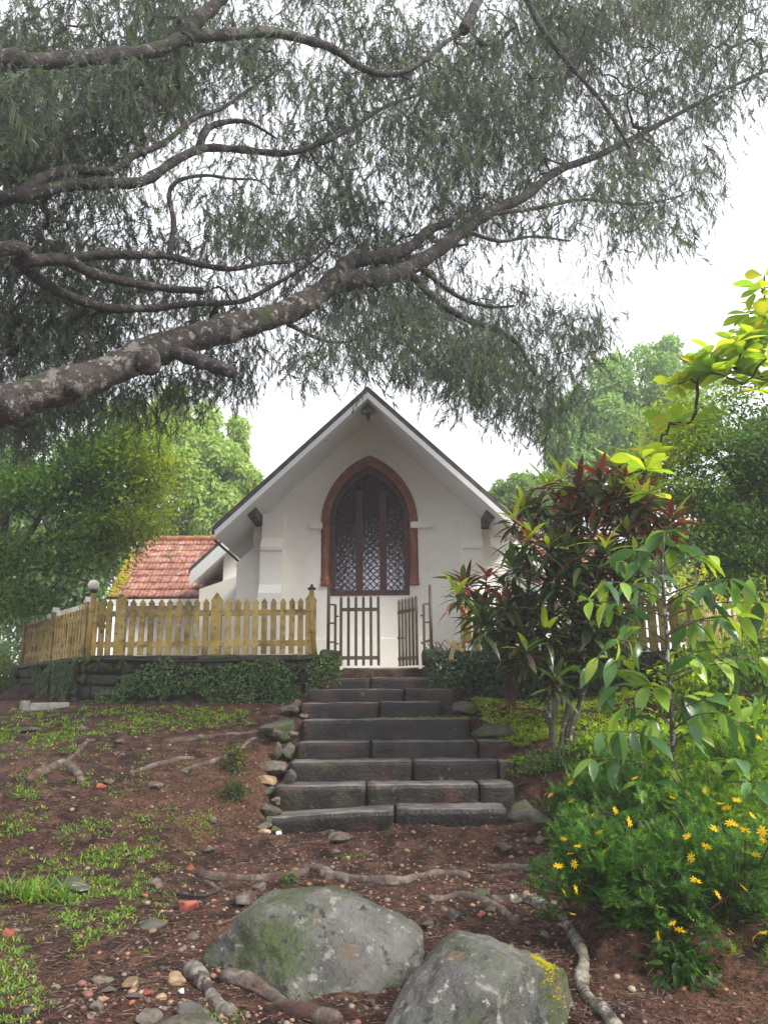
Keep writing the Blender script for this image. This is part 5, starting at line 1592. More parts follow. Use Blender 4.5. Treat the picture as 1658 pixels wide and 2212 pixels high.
def L(px, py, Y, rpx, asp=1.0, dep=1.0):
    p = P(px, py, Y); s = rpx / F * Y * 1.03
    return (p.x, p.y, p.z, s, s * dep, s * asp)
def foot(px, Y): p = P(px, 1400, Y); return (p.x, Y, 1.2)
PALE = [(.29, .42, .10), (.21, .33, .09), (.38, .50, .12), (.44, .40, .15)]
lobed_tree('conifer_tree', 'tall pale green tree behind the left side of the chapel roof', foot(440, 27), [L(430, 990, 27, 80, 1.0), L(475, 1040, 26.5, 75, 1.1), L(400, 900, 27.5, 75), L(480, 950, 28, 55, 1.1), L(390, 1080, 26, 80, 1.2), L(520, 1050, 27, 40, 1.1), L(450, 1120, 26, 75)], 34000, .19, PALE, [4, 3, 3, .6], .28, 'pale trees behind the chapel', seed=31, droop=.9)
lobed_tree('conifer_tree', 'rounded pale tree lower left behind the fence', foot(120, 23), [L(60, 1180, 23, 90), L(140, 1240, 22.5, 80, 1.1), L(210, 1200, 23, 70, 1.1), L(40, 1290, 22, 70), L(260, 1120, 24, 80), L(180, 1290, 22.5, 60), L(110, 1100, 23, 90)], 26000, .17, [(.15, .25, .09), (.2, .31, .10), (.10, .18, .07)], [4, 3, 3], .25, 'pale trees behind the chapel', seed=32, droop=.8)
lobed_tree('conifer_tree', 'big pale hazy tree rising behind the right roof slope', foot(1330, 30), [L(1300, 880, 30, 90), L(1380, 830, 30, 80), L(1440, 800, 31, 60, 1.1), L(1250, 940, 29, 75), L(1350, 950, 29, 100), L(1450, 900, 30, 85), L(1230, 1010, 28.5, 70), L(1330, 1040, 28.5, 85), L(1510, 820, 32, 50), L(1260, 870, 30.5, 35, 1.2)], 40000, .20, [(.20, .34, .11), (.26, .40, .13), (.15, .27, .10), (.33, .44, .15)], [4, 3, 3, 1], .32, 'pale trees behind the chapel', seed=33, droop=.6)
lobed_tree('conifer_tree', 'low bright green tree beyond the right eave', foot(1120, 26), [L(1100, 1075, 26, 45), L(1150, 1060, 26, 50), L(1190, 1090, 25, 60), L(1070, 1100, 26.5, 35)], 12000, .17, [(.20, .34, .07), (.22, .33, .10), (.12, .2, .06)], [3, 3, 2], .18, 'pale trees behind the chapel', seed=34, droop=.4)
lobed_tree('conifer_tree', 'dim green tree filling the gap at the far left edge', foot(-60, 30), [L(-80, 1150, 30, 110), L(-60, 1000, 31, 110), L(20, 1050, 32, 80), L(-120, 1280, 29, 90), L(20, 1370, 28, 60), L(-30, 1440, 27, 50)], 16000, .2, [(.10, .18, .06), (.14, .23, .08)], [1, 1], .3, 'pale trees behind the chapel', seed=35, droop=.7)
lobed_tree('conifer_tree', 'dim green tree filling the gap at the far right edge', foot(1680, 26), [L(1640, 1100, 26, 120), L(1720, 1000, 27, 120), L(1600, 1220, 25, 90), L(1700, 1300, 25, 110), L(1540, 1180, 26, 70), L(1600, 1290, 22, 90), L(1510, 1310, 23, 60), L(1660, 1390, 20, 90), L(1560, 1390, 21, 60), L(1480, 1200, 23, 75), L(1430, 1250, 23, 55), L(1400, 1180, 24, 50)], 26000, .2, [(.15, .28, .05), (.22, .36, .07)], [1, 1], .3, 'pale trees behind the chapel', seed=36, droop=.5)

# leafy tree at left, in front of the wing
def left_tree():
    r = np.random.default_rng(41)
    b = P(-40, 1420, 14.3); base = (b.x, 14.3, 1.2)
    t = thing('broadleaf_tree', 'leafy green tree with yellowing tips left of the tiled wing', 'tree', base)
    sk = Skeleton()
    A = lambda L: [P(x, y, 14.3 + d) for x, y, d in L]
    s0 = P(-10, 1250, 14.3)
    sk.limb([V3(base[0], 14.3, .9), P(-30, 1330, 14.3), s0, P(10, 1120, 14.5), P(60, 980, 14.7), P(120, 880, 14.8)], .16, .04)
    sk.limb([s0] + A([(60, 1180, -.1), (130, 1140, -.3), (220, 1100, -.4), (300, 1060, -.6)]), .07, .018)
    sk.limb([s0] + A([(50, 1175, 0), (110, 1080, .1), (180, 1000, .1), (260, 930, 0)]), .07, .018)
    sk.limb([s0] + A([(60, 1185, .1), (150, 1165, -.2), (230, 1165, -.3), (300, 1180, -.5)]), .055, .014)
    sk.limb([s0] + A([(70, 1230, 0), (140, 1240, -.2), (200, 1260, -.3)]), .04, .012)
    poly = [(-60, 880), (60, 880), (200, 885), (330, 880), (372, 940), (385, 1000), (350, 1030), (362, 1080), (330, 1130), (300, 1190), (250, 1215), (215, 1200), (160, 1240), (120, 1300), (60, 1330), (-60, 1340)]
    thin = lambda q: np.clip(.5 + 1.7 * fbm(np.stack([q[:, 0] / 90, q[:, 1] / 45, np.zeros(len(q))], -1), 3, 8), .03, 1) * np.where(q[:, 1] > 1180, .45, 1)
    cl = px_points(r, poly, 430, 13.3, 15.6, thin)
    sk.join(cl, r, .02, 4, .06)
    bark, tw = sk.wood(twig=.0042, cap=.03)
    part('trunk', bark, M['bark_brown'], t, smooth=True); o = part('twigs', tw, M['twig'], t); o['kind'] = 'stuff'
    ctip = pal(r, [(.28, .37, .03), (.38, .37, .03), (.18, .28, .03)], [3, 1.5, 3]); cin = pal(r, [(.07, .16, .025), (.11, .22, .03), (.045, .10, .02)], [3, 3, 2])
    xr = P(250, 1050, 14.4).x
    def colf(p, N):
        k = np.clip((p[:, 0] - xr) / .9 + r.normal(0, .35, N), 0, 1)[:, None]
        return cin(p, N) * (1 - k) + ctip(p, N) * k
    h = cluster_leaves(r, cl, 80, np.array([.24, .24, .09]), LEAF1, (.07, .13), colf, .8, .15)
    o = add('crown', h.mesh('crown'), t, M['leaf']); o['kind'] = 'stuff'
left_tree()

def right_tree():
    r = np.random.default_rng(43)
    b = P(1690, 1420, 10.6); base = (b.x, 10.6, hz(b.x, 10.6))
    t = thing('broadleaf_tree', 'dense dark green small leaved tree at the right edge', 'tree', base)
    sk = Skeleton(); A = lambda L: [P(x, y, 10.6 + d) for x, y, d in L]
    s0 = P(1670, 1250, 10.6)
    sk.limb([V3(*base) - V3(0, 0, .2), s0, P(1650, 1080, 10.7), P(1630, 930, 10.8)], .12, .03)
    sk.limb([s0] + A([(1600, 1180, -.1), (1530, 1110, -.3), (1460, 1060, -.4)]), .05, .014)
    sk.limb([P(1660, 1160, 10.6)] + A([(1600, 1060, -.1), (1540, 980, -.2), (1480, 930, -.3)]), .05, .014)
    poly = [(1375, 1045), (1420, 1010), (1410, 975), (1450, 960), (1440, 910), (1500, 900), (1530, 870), (1590, 885), (1640, 850), (1740, 850), (1740, 1330), (1610, 1310), (1560, 1230), (1520, 1240), (1500, 1160), (1470, 1110), (1420, 1090)]
    thin = lambda q: np.clip(.45 + 2.2 * fbm(np.stack([q[:, 0] / 75, q[:, 1] / 45, np.zeros(len(q))], -1), 3, 18), .05, 1)
    cl = px_points(r, poly, 400, 9.7, 11.8, thin)
    out_ = [(1360, 1030), (1385, 1000), (1395, 965), (1425, 930), (1420, 890), (1470, 870), (1510, 855), (1560, 850), (1600, 845), (1400, 1095), (1450, 1130), (1480, 1195), (1540, 1265)]
    cl = np.concatenate([cl, np.array([tuple(P(x + r.uniform(-12, 12), y + r.uniform(-12, 12), r.uniform(9.7, 11.2))) for x, y in out_ * 2])])
    sk.join(cl, r, .02, 4, .06)
    bark, tw = sk.wood(twig=.0038, cap=.03)
    part('trunk', bark, M['bark_brown'], t, smooth=True); o = part('twigs', tw, M['twig'], t); o['kind'] = 'stuff'
    ctip = pal(r, [(.27, .37, .03), (.36, .36, .04), (.18, .29, .03)], [3, 1, 3]); cin = pal(r, [(.06, .135, .03), (.09, .18, .035), (.04, .085, .025)], [3, 3, 2])
    xr = P(1500, 1000, 10.6).x; zr0 = P(1550, 1000, 10.6).z
    def colf(p, N):
        k = np.clip(.15 + (xr - p[:, 0]) / .9 + (p[:, 2] - zr0) / 1.4 + r.normal(0, .35, N), 0, 1)[:, None]  # lime painted in towards the upper left, where light falls on the crown
        return cin(p, N) * (1 - k) + ctip(p, N) * k
    h = cluster_leaves(r, cl, 80, np.array([.17, .17, .055]), LEAF1, (.05, .095), colf, 1.0, .1)
    o = add('crown', h.mesh('crown'), t, M['leaf']); o['kind'] = 'stuff'
right_tree()

def almond_tree():
    r = np.random.default_rng(44)
    Y0 = 8.0
    b = P(1760, 1500, Y0); base = (b.x, Y0, hz(b.x, Y0))
    t = thing('large_leaved_tree', 'tree with big rounded lime green leaves at the upper right', 'tree', base)
    sk = Skeleton(); A = lambda L: [P(x, y, Y0 + d) for x, y, d in L]
    s0 = P(1720, 1050, Y0)
    sk.limb([V3(*base) - V3(0, 0, .2), P(1745, 1250, Y0), s0, P(1690, 850, Y0), P(1680, 640, Y0)], .09, .02)
    z5 = [(1150, 240), (1180, 120), (1040, 470), (1010, 610), (960, 850), (1140, 700), (700, 840), (570, 960), (370, 1130), (600, 1010), (740, 1060), (880, 960), (1090, 820), (1180, 640), (300, 1490), (80, 1930), (500, 1480), (150, 1800), (1050, 950), (820, 1060), (930, 740), (1130, 1180), (1190, 900), (1170, 420), (100, 2150), (40, 1830), (850, 800), (1000, 1120), (1190, 1060), (780, 900), (650, 900), (680, 1010), (830, 980), (990, 760), (1060, 700), (1190, 520), (1200, 780), (480, 1080), (1110, 1060)]
    ros = np.array([tuple(P(1376.7 + a * .2319, 566.9 + c * .2319, Y0 + r.uniform(-.45, .3))) for a, c in z5])
    sk.join(ros, r, -.05, 5, .04)
    bark, tw = sk.wood(twig=.0075, cap=.03)
    part('trunk', bark, M['bark_brown'], t, smooth=True); o = part('branches', tw, M['twig'], t); o['kind'] = 'stuff'
    LP = []; col = pal(r, [(.28, .40, .035), (.37, .46, .04), (.20, .34, .04), (.44, .40, .04), (.55, .25, .07)], [4, 4, 2, 1.3, .8], .1)
    for c in ros:
        n = r.integers(7, 11); a = np.arange(n) * 2.4 + r.uniform(0, 6)
        el = r.uniform(-.35, .65, n)
        d = np.stack([np.cos(a) * np.cos(el), np.sin(a) * np.cos(el), np.sin(el)], -1)
        nr = unit(np.array([0, 0, 1.0]) + r.normal(size=(n, 3)) * .35)
        LP.append((c + d * .015, frames(d, nr), r.uniform(.20, .31, n), col(d, n)))
    leaf_parts(t, LEAF_OB, *[np.concatenate(x) for x in zip(*LP)], M['leaf_thin'])
almond_tree()

# ================================================================== the red and green shrub (long narrow leaves in whorls)
def croton():
    r = np.random.default_rng(45)
    g = G(1205, 1642); base = tuple(g)
    t = thing('red_leaved_shrub', 'tall shrub with maroon and lime strap leaves on spotted stems', 'shrub', base)
    sk = Skeleton(); A = lambda L: [P(x, y, g.y + d) for x, y, d in L]
    gb = g - V3(0, 0, .15)
    sk.limb([gb + V3(-.06, 0, 0)] + A([(1192, 1580, 0), (1180, 1520, -.05), (1160, 1430, -.1), (1120, 1350, -.2), (1060, 1310, -.3)]), .042, .016)
    sk.limb([gb + V3(.02, .03, 0)] + A([(1215, 1590, .05), (1228, 1520, .1), (1235, 1420, .15), (1240, 1300, .2), (1250, 1180, .2), (1260, 1090, .2)]), .045, .014)
    sk.limb([gb + V3(.08, 0, 0)] + A([(1232, 1580, 0), (1255, 1510, .05), (1290, 1400, .1), (1320, 1280, .1), (1360, 1180, .1), (1400, 1120, 0)]), .038, .014)
    sk.limb([P(1200, 1500, g.y)] + A([(1200, 1420, .1), (1190, 1300, .2), (1180, 1200, .3), (1190, 1110, .3)]), .03, .012)
    poly = [(1090, 1140), (1120, 1085), (1150, 1055), (1200, 1030), (1260, 1030), (1330, 1010), (1380, 1030), (1420, 1080), (1470, 1110), (1478, 1150), (1420, 1175), (1390, 1210), (1360, 1300), (1330, 1390), (1290, 1440), (1190, 1480), (1130, 1450), (1080, 1390), (1025, 1340), (985, 1290), (1000, 1255), (1060, 1230), (1100, 1215), (1120, 1180)]
    cl = px_points(r, poly, 150, g.y - .65, g.y + .75)
    extra = np.array([tuple(P(x, y, g.y + d)) for x, y, d in [(1330, 1005, 0), (1260, 1030, .1), (1180, 1045, .1), (1215, 1030, -.2), (1395, 1060, -.2), (1460, 1115, -.1), (1440, 1140, -.3), (1110, 1120, -.1), (1130, 1095, .2), (985, 1285, -.3), (1050, 1245, -.2), (1010, 1262, -.1), (1365, 1110, -.4), (1290, 1090, -.5), (1230, 1100, -.5), (1330, 1080, -.4), (1150, 1150, -.5), (1400, 1150, -.4)]])
    cl = np.concatenate([cl, extra])
    sk.join(cl, r, -.06, 4, .04)
    bark, tw = sk.wood(twig=.0048, cap=.022)
    part('stems', bark, M['bark_spotted'], t, smooth=True); o = part('branches', tw, M['bark_brown'], t); o['kind'] = 'stuff'
    LP = []
    old = pal(r, [(.040, .065, .028), (.06, .036, .027), (.05, .092, .032), (.05, .045, .028), (.085, .14, .04)], [4, 1.2, 4, 1.2, 3])
    red = pal(r, [(.22, .035, .03), (.32, .06, .04), (.14, .03, .025), (.36, .12, .05)], [3, 3, 2, 1])
    lime = pal(r, [(.30, .42, .03), (.40, .50, .04), (.20, .33, .03)], [3, 3, 2])
    ztop = P(1300, 1190, g.y).z
    for i, c in enumerate(cl):
        upper = (c[2] > ztop) or i >= 150
        n = r.integers(15, 24); a = np.arange(n) * 2.4 + r.uniform(0, 6)
        el = np.linspace(1.1, -.55, n) + r.normal(0, .12, n)
        d = np.stack([np.cos(a) * np.cos(el), np.sin(a) * np.cos(el), np.sin(el)], -1)
        nr = unit(np.array([0, 0, 1.0]) + d * np.array([.3, .3, 0]) + r.normal(size=(n, 3)) * .15)
        young = np.clip(1 - np.arange(n) / n * 2.1, 0, 1) * (1 if upper else (.75 if r.random() < .5 else 0))
        kind = r.random()
        yc = lime(d, n) if kind < .62 else red(d, n)
        pick = (r.random(n) < young)[:, None]
        mid = (r.random(n) < (.30 if upper else .05))[:, None]
        col = np.where(pick, yc, np.where(mid, red(d, n) * .75, old(d, n)))
        LP.append((c + d * .01 - np.array([0, 0, .008]) * np.arange(n)[:, None], frames(d, nr), np.stack([r.uniform(.24, .42, n), r.uniform(.22, .38, n), r.uniform(.2, .40, n)], -1), col))
    ps, Rs, ss, cs = [np.concatenate(x) for x in zip(*LP)]
    order = np.argsort(ps[:, 1] - .8 * ss[:, 1]); a, b = order[:300], order[300:]     # the 300 nearest show largest
    leaf_parts(t, LEAF_LA, ps[a], Rs[a], ss[a], cs[a], M['leaf_glossy'], nvar=24)
    h = Heap(); h.put(*scatter(LEAF_LA[0], LEAF_LA[1], ps[b], Rs[b], ss[b], cs[b]))
    o = add('leaves', h.mesh('leaves', True), t, M['leaf_glossy']); o['kind'] = 'stuff'
croton()

# spiky dracaena with a skirt of dead leaves
def dracaena():
    r = np.random.default_rng(46)
    g = G(1096, 1530)
    t = thing('spiky_plant', 'spiky dracaena with hanging brown dead leaves beside the ivy wall', 'plant', tuple(g))
    top = P(1098, 1430, g.y)
    part('stem', MB().tube(smooth_path([g - V3(0, 0, .1), (g + top) / 2 + V3(.02, 0, 0), top], 5), [.035, .033, .03, .03, .03, .03, .03, .03, .03, .028, .025], 8), M['bark_brown'], t, smooth=True)
    def whorl(n, el0, el1, size, colf, name, m, zr):
        a = np.arange(n) * 2.4; el = r.uniform(el0, el1, n)
        d = np.stack([np.cos(a) * np.cos(el), np.sin(a) * np.cos(el), np.sin(el)], -1)
        nr = unit(np.array([0, 0, 1.0]) + d * .2 + r.normal(size=(n, 3)) * .1)
        h = Heap(); p = np.array(top)[None] + np.stack([np.zeros(n), np.zeros(n), r.uniform(*zr, n)], -1)
        h.put(*scatter(LEAF_SW[0], LEAF_SW[1], p, frames(d, nr), r.uniform(*size, n), colf(d, n)))
        add(name, h.mesh(name, True), t, M[m])
    whorl(90, -.1, 1.4, (.45, .75), pal(r, [(.035, .055, .02), (.06, .08, .03), (.03, .035, .02)], [3, 2, 2]), 'leaves', 'leaf_glossy', (-.15, .15))
    whorl(70, -1.5, -1.15, (.4, .65), pal(r, [(.12, .06, .04), (.2, .11, .06), (.07, .035, .028)], [3, 2, 2]), 'dead_leaves', 'leaf', (-.12, .05))
dracaena()

# ================================================================== broad leaved shrub (ribbed drooping leaves)
def ribbed_shrub():
    r = np.random.default_rng(47)
    gx0 = P(1482, 1900, 6.6).x; g = Vector((gx0, 6.6, hz(gx0, 6.6)))
    t = thing('ribbed_leaf_shrub', 'slender shrub with large drooping ribbed leaves among yellow flowers', 'shrub', tuple(g))
    Y = g.y; A = lambda L: [P(x, y, Y + d) for x, y, d in L]
    sk = Skeleton()
    stem = [g - V3(0, 0, .15)] + A([(1475, 1850, 0), (1466, 1760, .02), (1455, 1650, .02), (1450, 1550, 0), (1442, 1430, 0), (1436, 1320, 0), (1430, 1240, 0), (1432, 1170, 0)])
    sk.limb(stem, .030, .008)
    tips = [(1275, 1300), (1300, 1255), (1340, 1215), (1290, 1420), (1330, 1380), (1250, 1440), (1310, 1480), (1350, 1350), (1530, 1200), (1560, 1260), (1590, 1330), (1530, 1340), (1640, 1300), (1600, 1430), (1560, 1400), (1640, 1420),
            (1500, 1290), (1500, 1420), (1380, 1260), (1370, 1190), (1480, 1180), (1440, 1150), (1300, 1580), (1350, 1530), (1280, 1640), (1400, 1560), (1400, 1480), (1560, 1540), (1620, 1560), (1500, 1500), (1590, 1640), (1380, 1690), (1520, 1660), (1640, 1690), (1330, 1720), (1480, 1590), (1420, 1640), (1560, 1720), (1655, 1500), (1250, 1770), (1620, 1250)]
    LP = []; br = []
    col = pal(r, [(.070, .17, .05), (.10, .22, .055), (.05, .12, .04), (.22, .37, .04), (.34, .46, .04)], [4, 4, 2, 4, 3], .12)
    st = smooth_path(stem, 8)
    for px, py in tips:
        tip = P(px, py, Y + r.uniform(-.55, .5))
        i = min(range(len(st)), key=lambda k: (st[k] - tip).length + max(0, st[k].z - tip.z + .12) * 3)
        a = st[i]; mid = (a + tip) / 2 + V3(0, 0, .05)
        path = smooth_path([a, mid, tip], 6); br.append(MB().tube(path, [.009 - .006 * k / len(path) for k in range(len(path))], 5, False))
        dirb = np.array(tip - a); dirb /= np.linalg.norm(dirb)
        n = r.integers(6, 9)
        for k in range(n):
            f = 1 - (k // 2) * .17 * r.uniform(.8, 1.2)
            j = max(0, min(len(path) - 1, int(f * (len(path) - 1))))
            side = np.cross(dirb, [0, 0, 1.0]) * (1 if k % 2 else -1)
            d = unit((dirb * r.uniform(-.1, 1.0) + side * r.uniform(.1, 1.0) + r.normal(size=3) * .3 + np.array([0, 0, -r.uniform(-.15, 1.1)]))[None])
            nr = unit(np.array([[0, 0, 1.0]]) + r.normal(size=(1, 3)) * .35)
            s = r.uniform(.13, .30)
            LP.append((np.array(path[j])[None], frames(d, nr), np.array([s]), col(d, 1)))
    bark, _ = sk.wood()
    part('stem', bark, M['bark_spotted'], t, smooth=True)
    for b in br: part('branch', b, M['bark_brown'], t)
    # a few pinkish new leaves on the stem
    p0 = P(1432, 1790, Y - .05)
    d = unit(np.stack([r.normal(0, .5, 7), r.normal(0, .4, 7), -np.ones(7)], -1))
    hp = Heap(); hp.put(*scatter(LEAF_OV[0], LEAF_OV[1], np.array(p0)[None] + r.normal(size=(7, 3)) * .02, frames(d, rand_dirs(r, 7)), r.uniform(.06, .11, 7), pal(r, [(.45, .2, .13)], [1])(d, 7)))
    add('new_leaves', hp.mesh('new_leaves', True), t, M['leaf'])
    leaf_parts(t, LEAF_RIB, *[np.concatenate(x) for x in zip(*LP)], M['leaf_glossy'], nvar=16)
ribbed_shrub()

# ================================================================== yellow daisy bushes
def pinnate_leaf(pairs=3):
    vs = [(-.03, 0, 0), (.03, 0, 0), (.035, .6, -.04), (0, 1, -.12), (-.035, .6, -.04)]; fs4 = [(0, 1, 2, 4)]; fs3 = [(4, 2, 3)]
    for k in range(pairs):
        y = .28 + .2 * k
        for s in (-1, 1):
            o = len(vs); vs += [(0, y - .05, 0), (s * .30 * (1 - .15 * k), y + .22, .05), (0, y + .07, 0)]
            fs3.append((o, o + 1, o + 2))
    return np.array(vs, float), [np.array(fs4), np.array(fs3)]
PINN = pinnate_leaf()
def daisy_mesh(seed):
    q = random.Random(seed); mb = MB(); n = 8
    vs = []; fs = []; cols = []
    for k in range(n):
        a = 2 * math.pi * k / n + q.uniform(-.1, .1); L = q.uniform(.9, 1.1); w = .16; dz = q.uniform(-.15, .2)
        ca, sa = math.cos(a), math.sin(a)
        o = len(vs)
        for rr_, ww in ((.12, .06), (.55, w), (.9, w * .7), (L, .02)):
            vs += [(ca * rr_ - sa * ww, sa * rr_ + ca * ww, .05 + dz * rr_ * rr_), (ca * rr_ + sa * ww, sa * rr_ - ca * ww, .05 + dz * rr_ * rr_)]
        for j in range(3): fs.append((o + 2 * j, o + 2 * j + 1, o + 2 * j + 3, o + 2 * j + 2))
        cols += [(.78, .50, .015)] * 8
    o = len(vs); m = 8
    for rr_, z in ((.2, .03), (.18, .1), (.06, .14)):
        for k in range(m): vs.append((rr_ * math.cos(2 * math.pi * k / m), rr_ * math.sin(2 * math.pi * k / m), z)); cols.append((.62, .36, .01))
    for j in range(2):
        for k in range(m): fs.append((o + j * m + k, o + j * m + (k + 1) % m, o + (j + 1) * m + (k + 1) % m, o + (j + 1) * m + k))
    fs.append(tuple(o + 2 * m + k for k in range(m)))
    me = bpy.data.meshes.new('flower'); me.from_pydata(vs, [], fs)
    a = me.attributes.new('col', 'FLOAT_COLOR', 'POINT'); a.data.foreach_set('color', [c for col in cols for c in (*col, 1)])
    me.materials.append(M['petal'])
    return me
DAISY = [daisy_mesh(k) for k in range(4)]

BUSHES = [('daisy bush with feathery leaves beside the stair rock', 1288, 1822, .34, .55), ('low daisy bush at the edge of the path', 1345, 2005, .40, .50), ('dark leafy daisy bush hanging over the bank at lower right', 1480, 2068, .46, .52),
          ('daisy bush at the right edge near the bottom', 1630, 2062, .46, .62), ('tall daisy bush around the slender stem', 1430, 1880, .46, .62), ('daisy bush at the right edge behind the stem', 1605, 1895, .52, .70),
          ('sunlit daisy bush high at the right edge', 1640, 1770, .52, .72), ('small daisy bush next to the ribbed shrub', 1345, 1765, .36, .42), ('pale daisy bush between stem and right edge', 1530, 1790, .40, .55)]
ELL = []
def daisy_bushes():
    r = np.random.default_rng(51)
    col = pal(r, [(.06, .15, .035), (.09, .21, .045), (.04, .09, .03), (.16, .30, .05)], [4, 4, 3, 2], .14)
    colb = pal(r, [(.15, .28, .04), (.09, .20, .04), (.26, .38, .05)], [4, 3, 3], .14)
    for bi, (lab, px, py, rad, hgt) in enumerate(BUSHES):
        g = G(px, py)
        t = thing('daisy_bush', lab, 'bush', tuple(g), 'yellow daisy bushes on the right bank')
        c = np.array([g.x, g.y + rad * .7, g.z + hgt * .42]); R3 = np.array([rad, rad * .9, hgt * .62])
        ELL.append((c, R3, t))
        ns = 230
        d = rand_dirs(r, ns, .35); d[:, 2] = np.maximum(d[:, 2], -.55)
        rr_ = (.55 + .55 * r.random((ns, 1))) * (1 + .95 * fbm(d * 2.3 + bi * 3, 3, bi)[:, None])
        tips = c + d * R3 * rr_
        mb = MB()
        for k in range(0, ns, 5):
            a = Vector((g.x + r.normal(0, .06), g.y + rad * .6 + r.normal(0, .06), g.z - .03)); b = Vector(tips[k])
            mb.tube(smooth_path([a, (a + b) / 2 + V3(0, 0, .04), b], 3), .006, 4, False)
        o = part('stems', mb, M['bark_brown'], t); o['kind'] = 'stuff'
        per = 17; N = ns * per
        cc = np.repeat(tips, per, 0); dd = np.repeat(d, per, 0)
        a = r.uniform(0, 6.283, N); el = r.uniform(-.4, 1.2, N)
        ld = unit(np.stack([np.cos(a) * np.cos(el), np.sin(a) * np.cos(el), np.sin(el)], -1) + dd * .45)
        nr = unit(np.array([0, 0, 1.0]) + r.normal(size=(N, 3)) * .3)
        h = Heap(); h.put(*scatter(PINN[0], PINN[1], cc + r.normal(size=(N, 3)) * .018 - dd * r.uniform(0, .07, (N, 1)), frames(ld, nr), r.uniform(.05, .10, N), (colb if bi in (5, 6, 8) else col)(cc, N)))
        o = add('foliage', h.mesh('foliage'), t, M['leaf_thin']); o['kind'] = 'stuff'
    z7 = [(270, 855), (297, 860), (375, 908), (343, 935), (415, 790), (420, 893), (680, 745), (797, 760), (680, 952), (762, 1018), (585, 1080), (545, 980), (375, 1120), (457, 1162), (415, 1207), (440, 1268), (343, 1280), (1130, 690), (1210, 830), (1018, 875), (1400, 890), (1305, 910), (1340, 935), (1490, 980), (1270, 1060), (1450, 1070), (1130, 1230), (1315, 1235), (1515, 1215), (1105, 1105), (1155, 1365), (1440, 1410), (1285, 1450), (447, 1420), (378, 1437), (430, 1565), (1020, 1620), (1065, 1660), (935, 1690), (778, 1690), (1360, 1668), (1510, 1700), (1555, 1675), (1375, 1785), (653, 1790), (1550, 1075), (1560, 1130), (950, 1527), (1220, 1165), (620, 1193), (1495, 455), (1510, 840), (1470, 790), (1385, 1035), (1360, 1025), (1430, 285), (1180, 1380), (1530, 520)]
    for k, (a, b) in enumerate(z7):
        px, py = 1079.8 + a * .365, 1403.7 + b * .365
        d = np.array(RCAM @ Vector(((px - CX) / F, (CY - py) / F, -1.0))); e = np.array(EYE)
        best = None
        for c, R3, t in ELL:
            R_ = R3 * 1.22; oc = (e - c) / R_; dd = d / R_
            A_, B_, C_ = dd @ dd, oc @ dd, oc @ oc - 1
            q = B_ * B_ - A_ * C_
            if q > 0:
                s = (-B_ - math.sqrt(q)) / A_
                if best is None or s < best[0]: best = (s, t)
        if best is None:
            c, R3, t = min(ELL, key=lambda E_: np.linalg.norm(np.cross(d / np.linalg.norm(d), E_[0] - e)))
            best = (float((c - e) @ d / (d @ d)), t)
        p = e + d * best[0]
        o = put(DAISY[k % 4], 'flower', best[1], Vector(p))
        s = random.uniform(.022, .036); o.scale = (s, s, s)
        o.rotation_euler = (random.uniform(-.4, 1.5), random.uniform(-.8, .8), random.uniform(0, 6.28))
daisy_bushes()

# ================================================================== leafy shrubs of the right bank and yard
def leafy_shrub(label, c, rad, hgt, n, size, cols, wts, seed, name='leafy_shrub', tm=LEAF_OV, mat='leaf_thin', group=None):
    r = np.random.default_rng(seed)
    t = thing(name, label, 'shrub', c, group)
    ns = max(30, n // 14)
    d = rand_dirs(r, ns, .3); d[:, 2] = np.maximum(d[:, 2], -.4)
    tips = np.array(c) + np.array([0, 0, hgt * .45]) + d * np.array([rad, rad, hgt * .58]) * (.45 + .6 * r.random((ns, 1)))
    mb = MB()
    for k in range(0, ns, 2):
        a = Vector(c) + V3(r.normal(0, .04), r.normal(0, .04), -.05); b = Vector(tips[k])
        mb.tube(smooth_path([a, (a + b) / 2 + V3(0, 0, .05), b], 3), .007, 4, False)
    o = part('stems', mb, M['bark_brown'], t); o['kind'] = 'stuff'
    h = cluster_leaves(r, tips, 14, np.array([.08, .08, .06]) * (size[1] / .09), tm, size, pal(r, cols, wts), .7, .3)
    o = add('foliage', h.mesh('foliage', True), t, M[mat]); o['kind'] = 'stuff'
LIME = [(.26, .38, .03), (.34, .45, .04), (.17, .30, .03), (.40, .40, .04)]
def at_ground(x, y): return (x, y, hz(x, y))
def gx(px, Y): return P(px, 1500, Y).x
leafy_shrub('bright lime shrub below the right fence', at_ground(gx(1560, 10.6), 10.6), .65, 1.0, 1500, (.06, .12), LIME, [4, 3, 3, .5], 61)
leafy_shrub('green shrub at the right edge under the small leaved tree', at_ground(gx(1660, 9.4), 9.4), .6, 1.1, 1400, (.07, .13), [(.07, .15, .03), (.12, .22, .03), (.05, .10, .03)], [3, 3, 2], 62)
leafy_shrub('lime leafy plant behind the ribbed shrub', at_ground(gx(1490, 9.8), 9.8), .45, .75, 900, (.06, .11), LIME, [4, 3, 3, .5], 63)
leafy_shrub('lime leafy plant at the right edge on the bank', at_ground(gx(1630, 8.2), 8.2), .55, .7, 1100, (.06, .12), LIME, [4, 4, 3, .5], 64)
leafy_shrub('lime weed clump beside the croton stems', at_ground(gx(1290, 9.0), 9.0), .35, .3, 700, (.05, .09), LIME, [4, 4, 3, .5], 75)
leafy_shrub('yellow green plant under the ribbed shrub', at_ground(gx(1400, 8.6), 8.6), .5, .45, 1200, (.05, .10), LIME, [4, 4, 3, .5], 76)
leafy_shrub('tall lime plant right of the slender stem', at_ground(gx(1560, 7.7), 7.7), .45, .6, 1100, (.05, .10), LIME, [4, 4, 3, .5], 77)
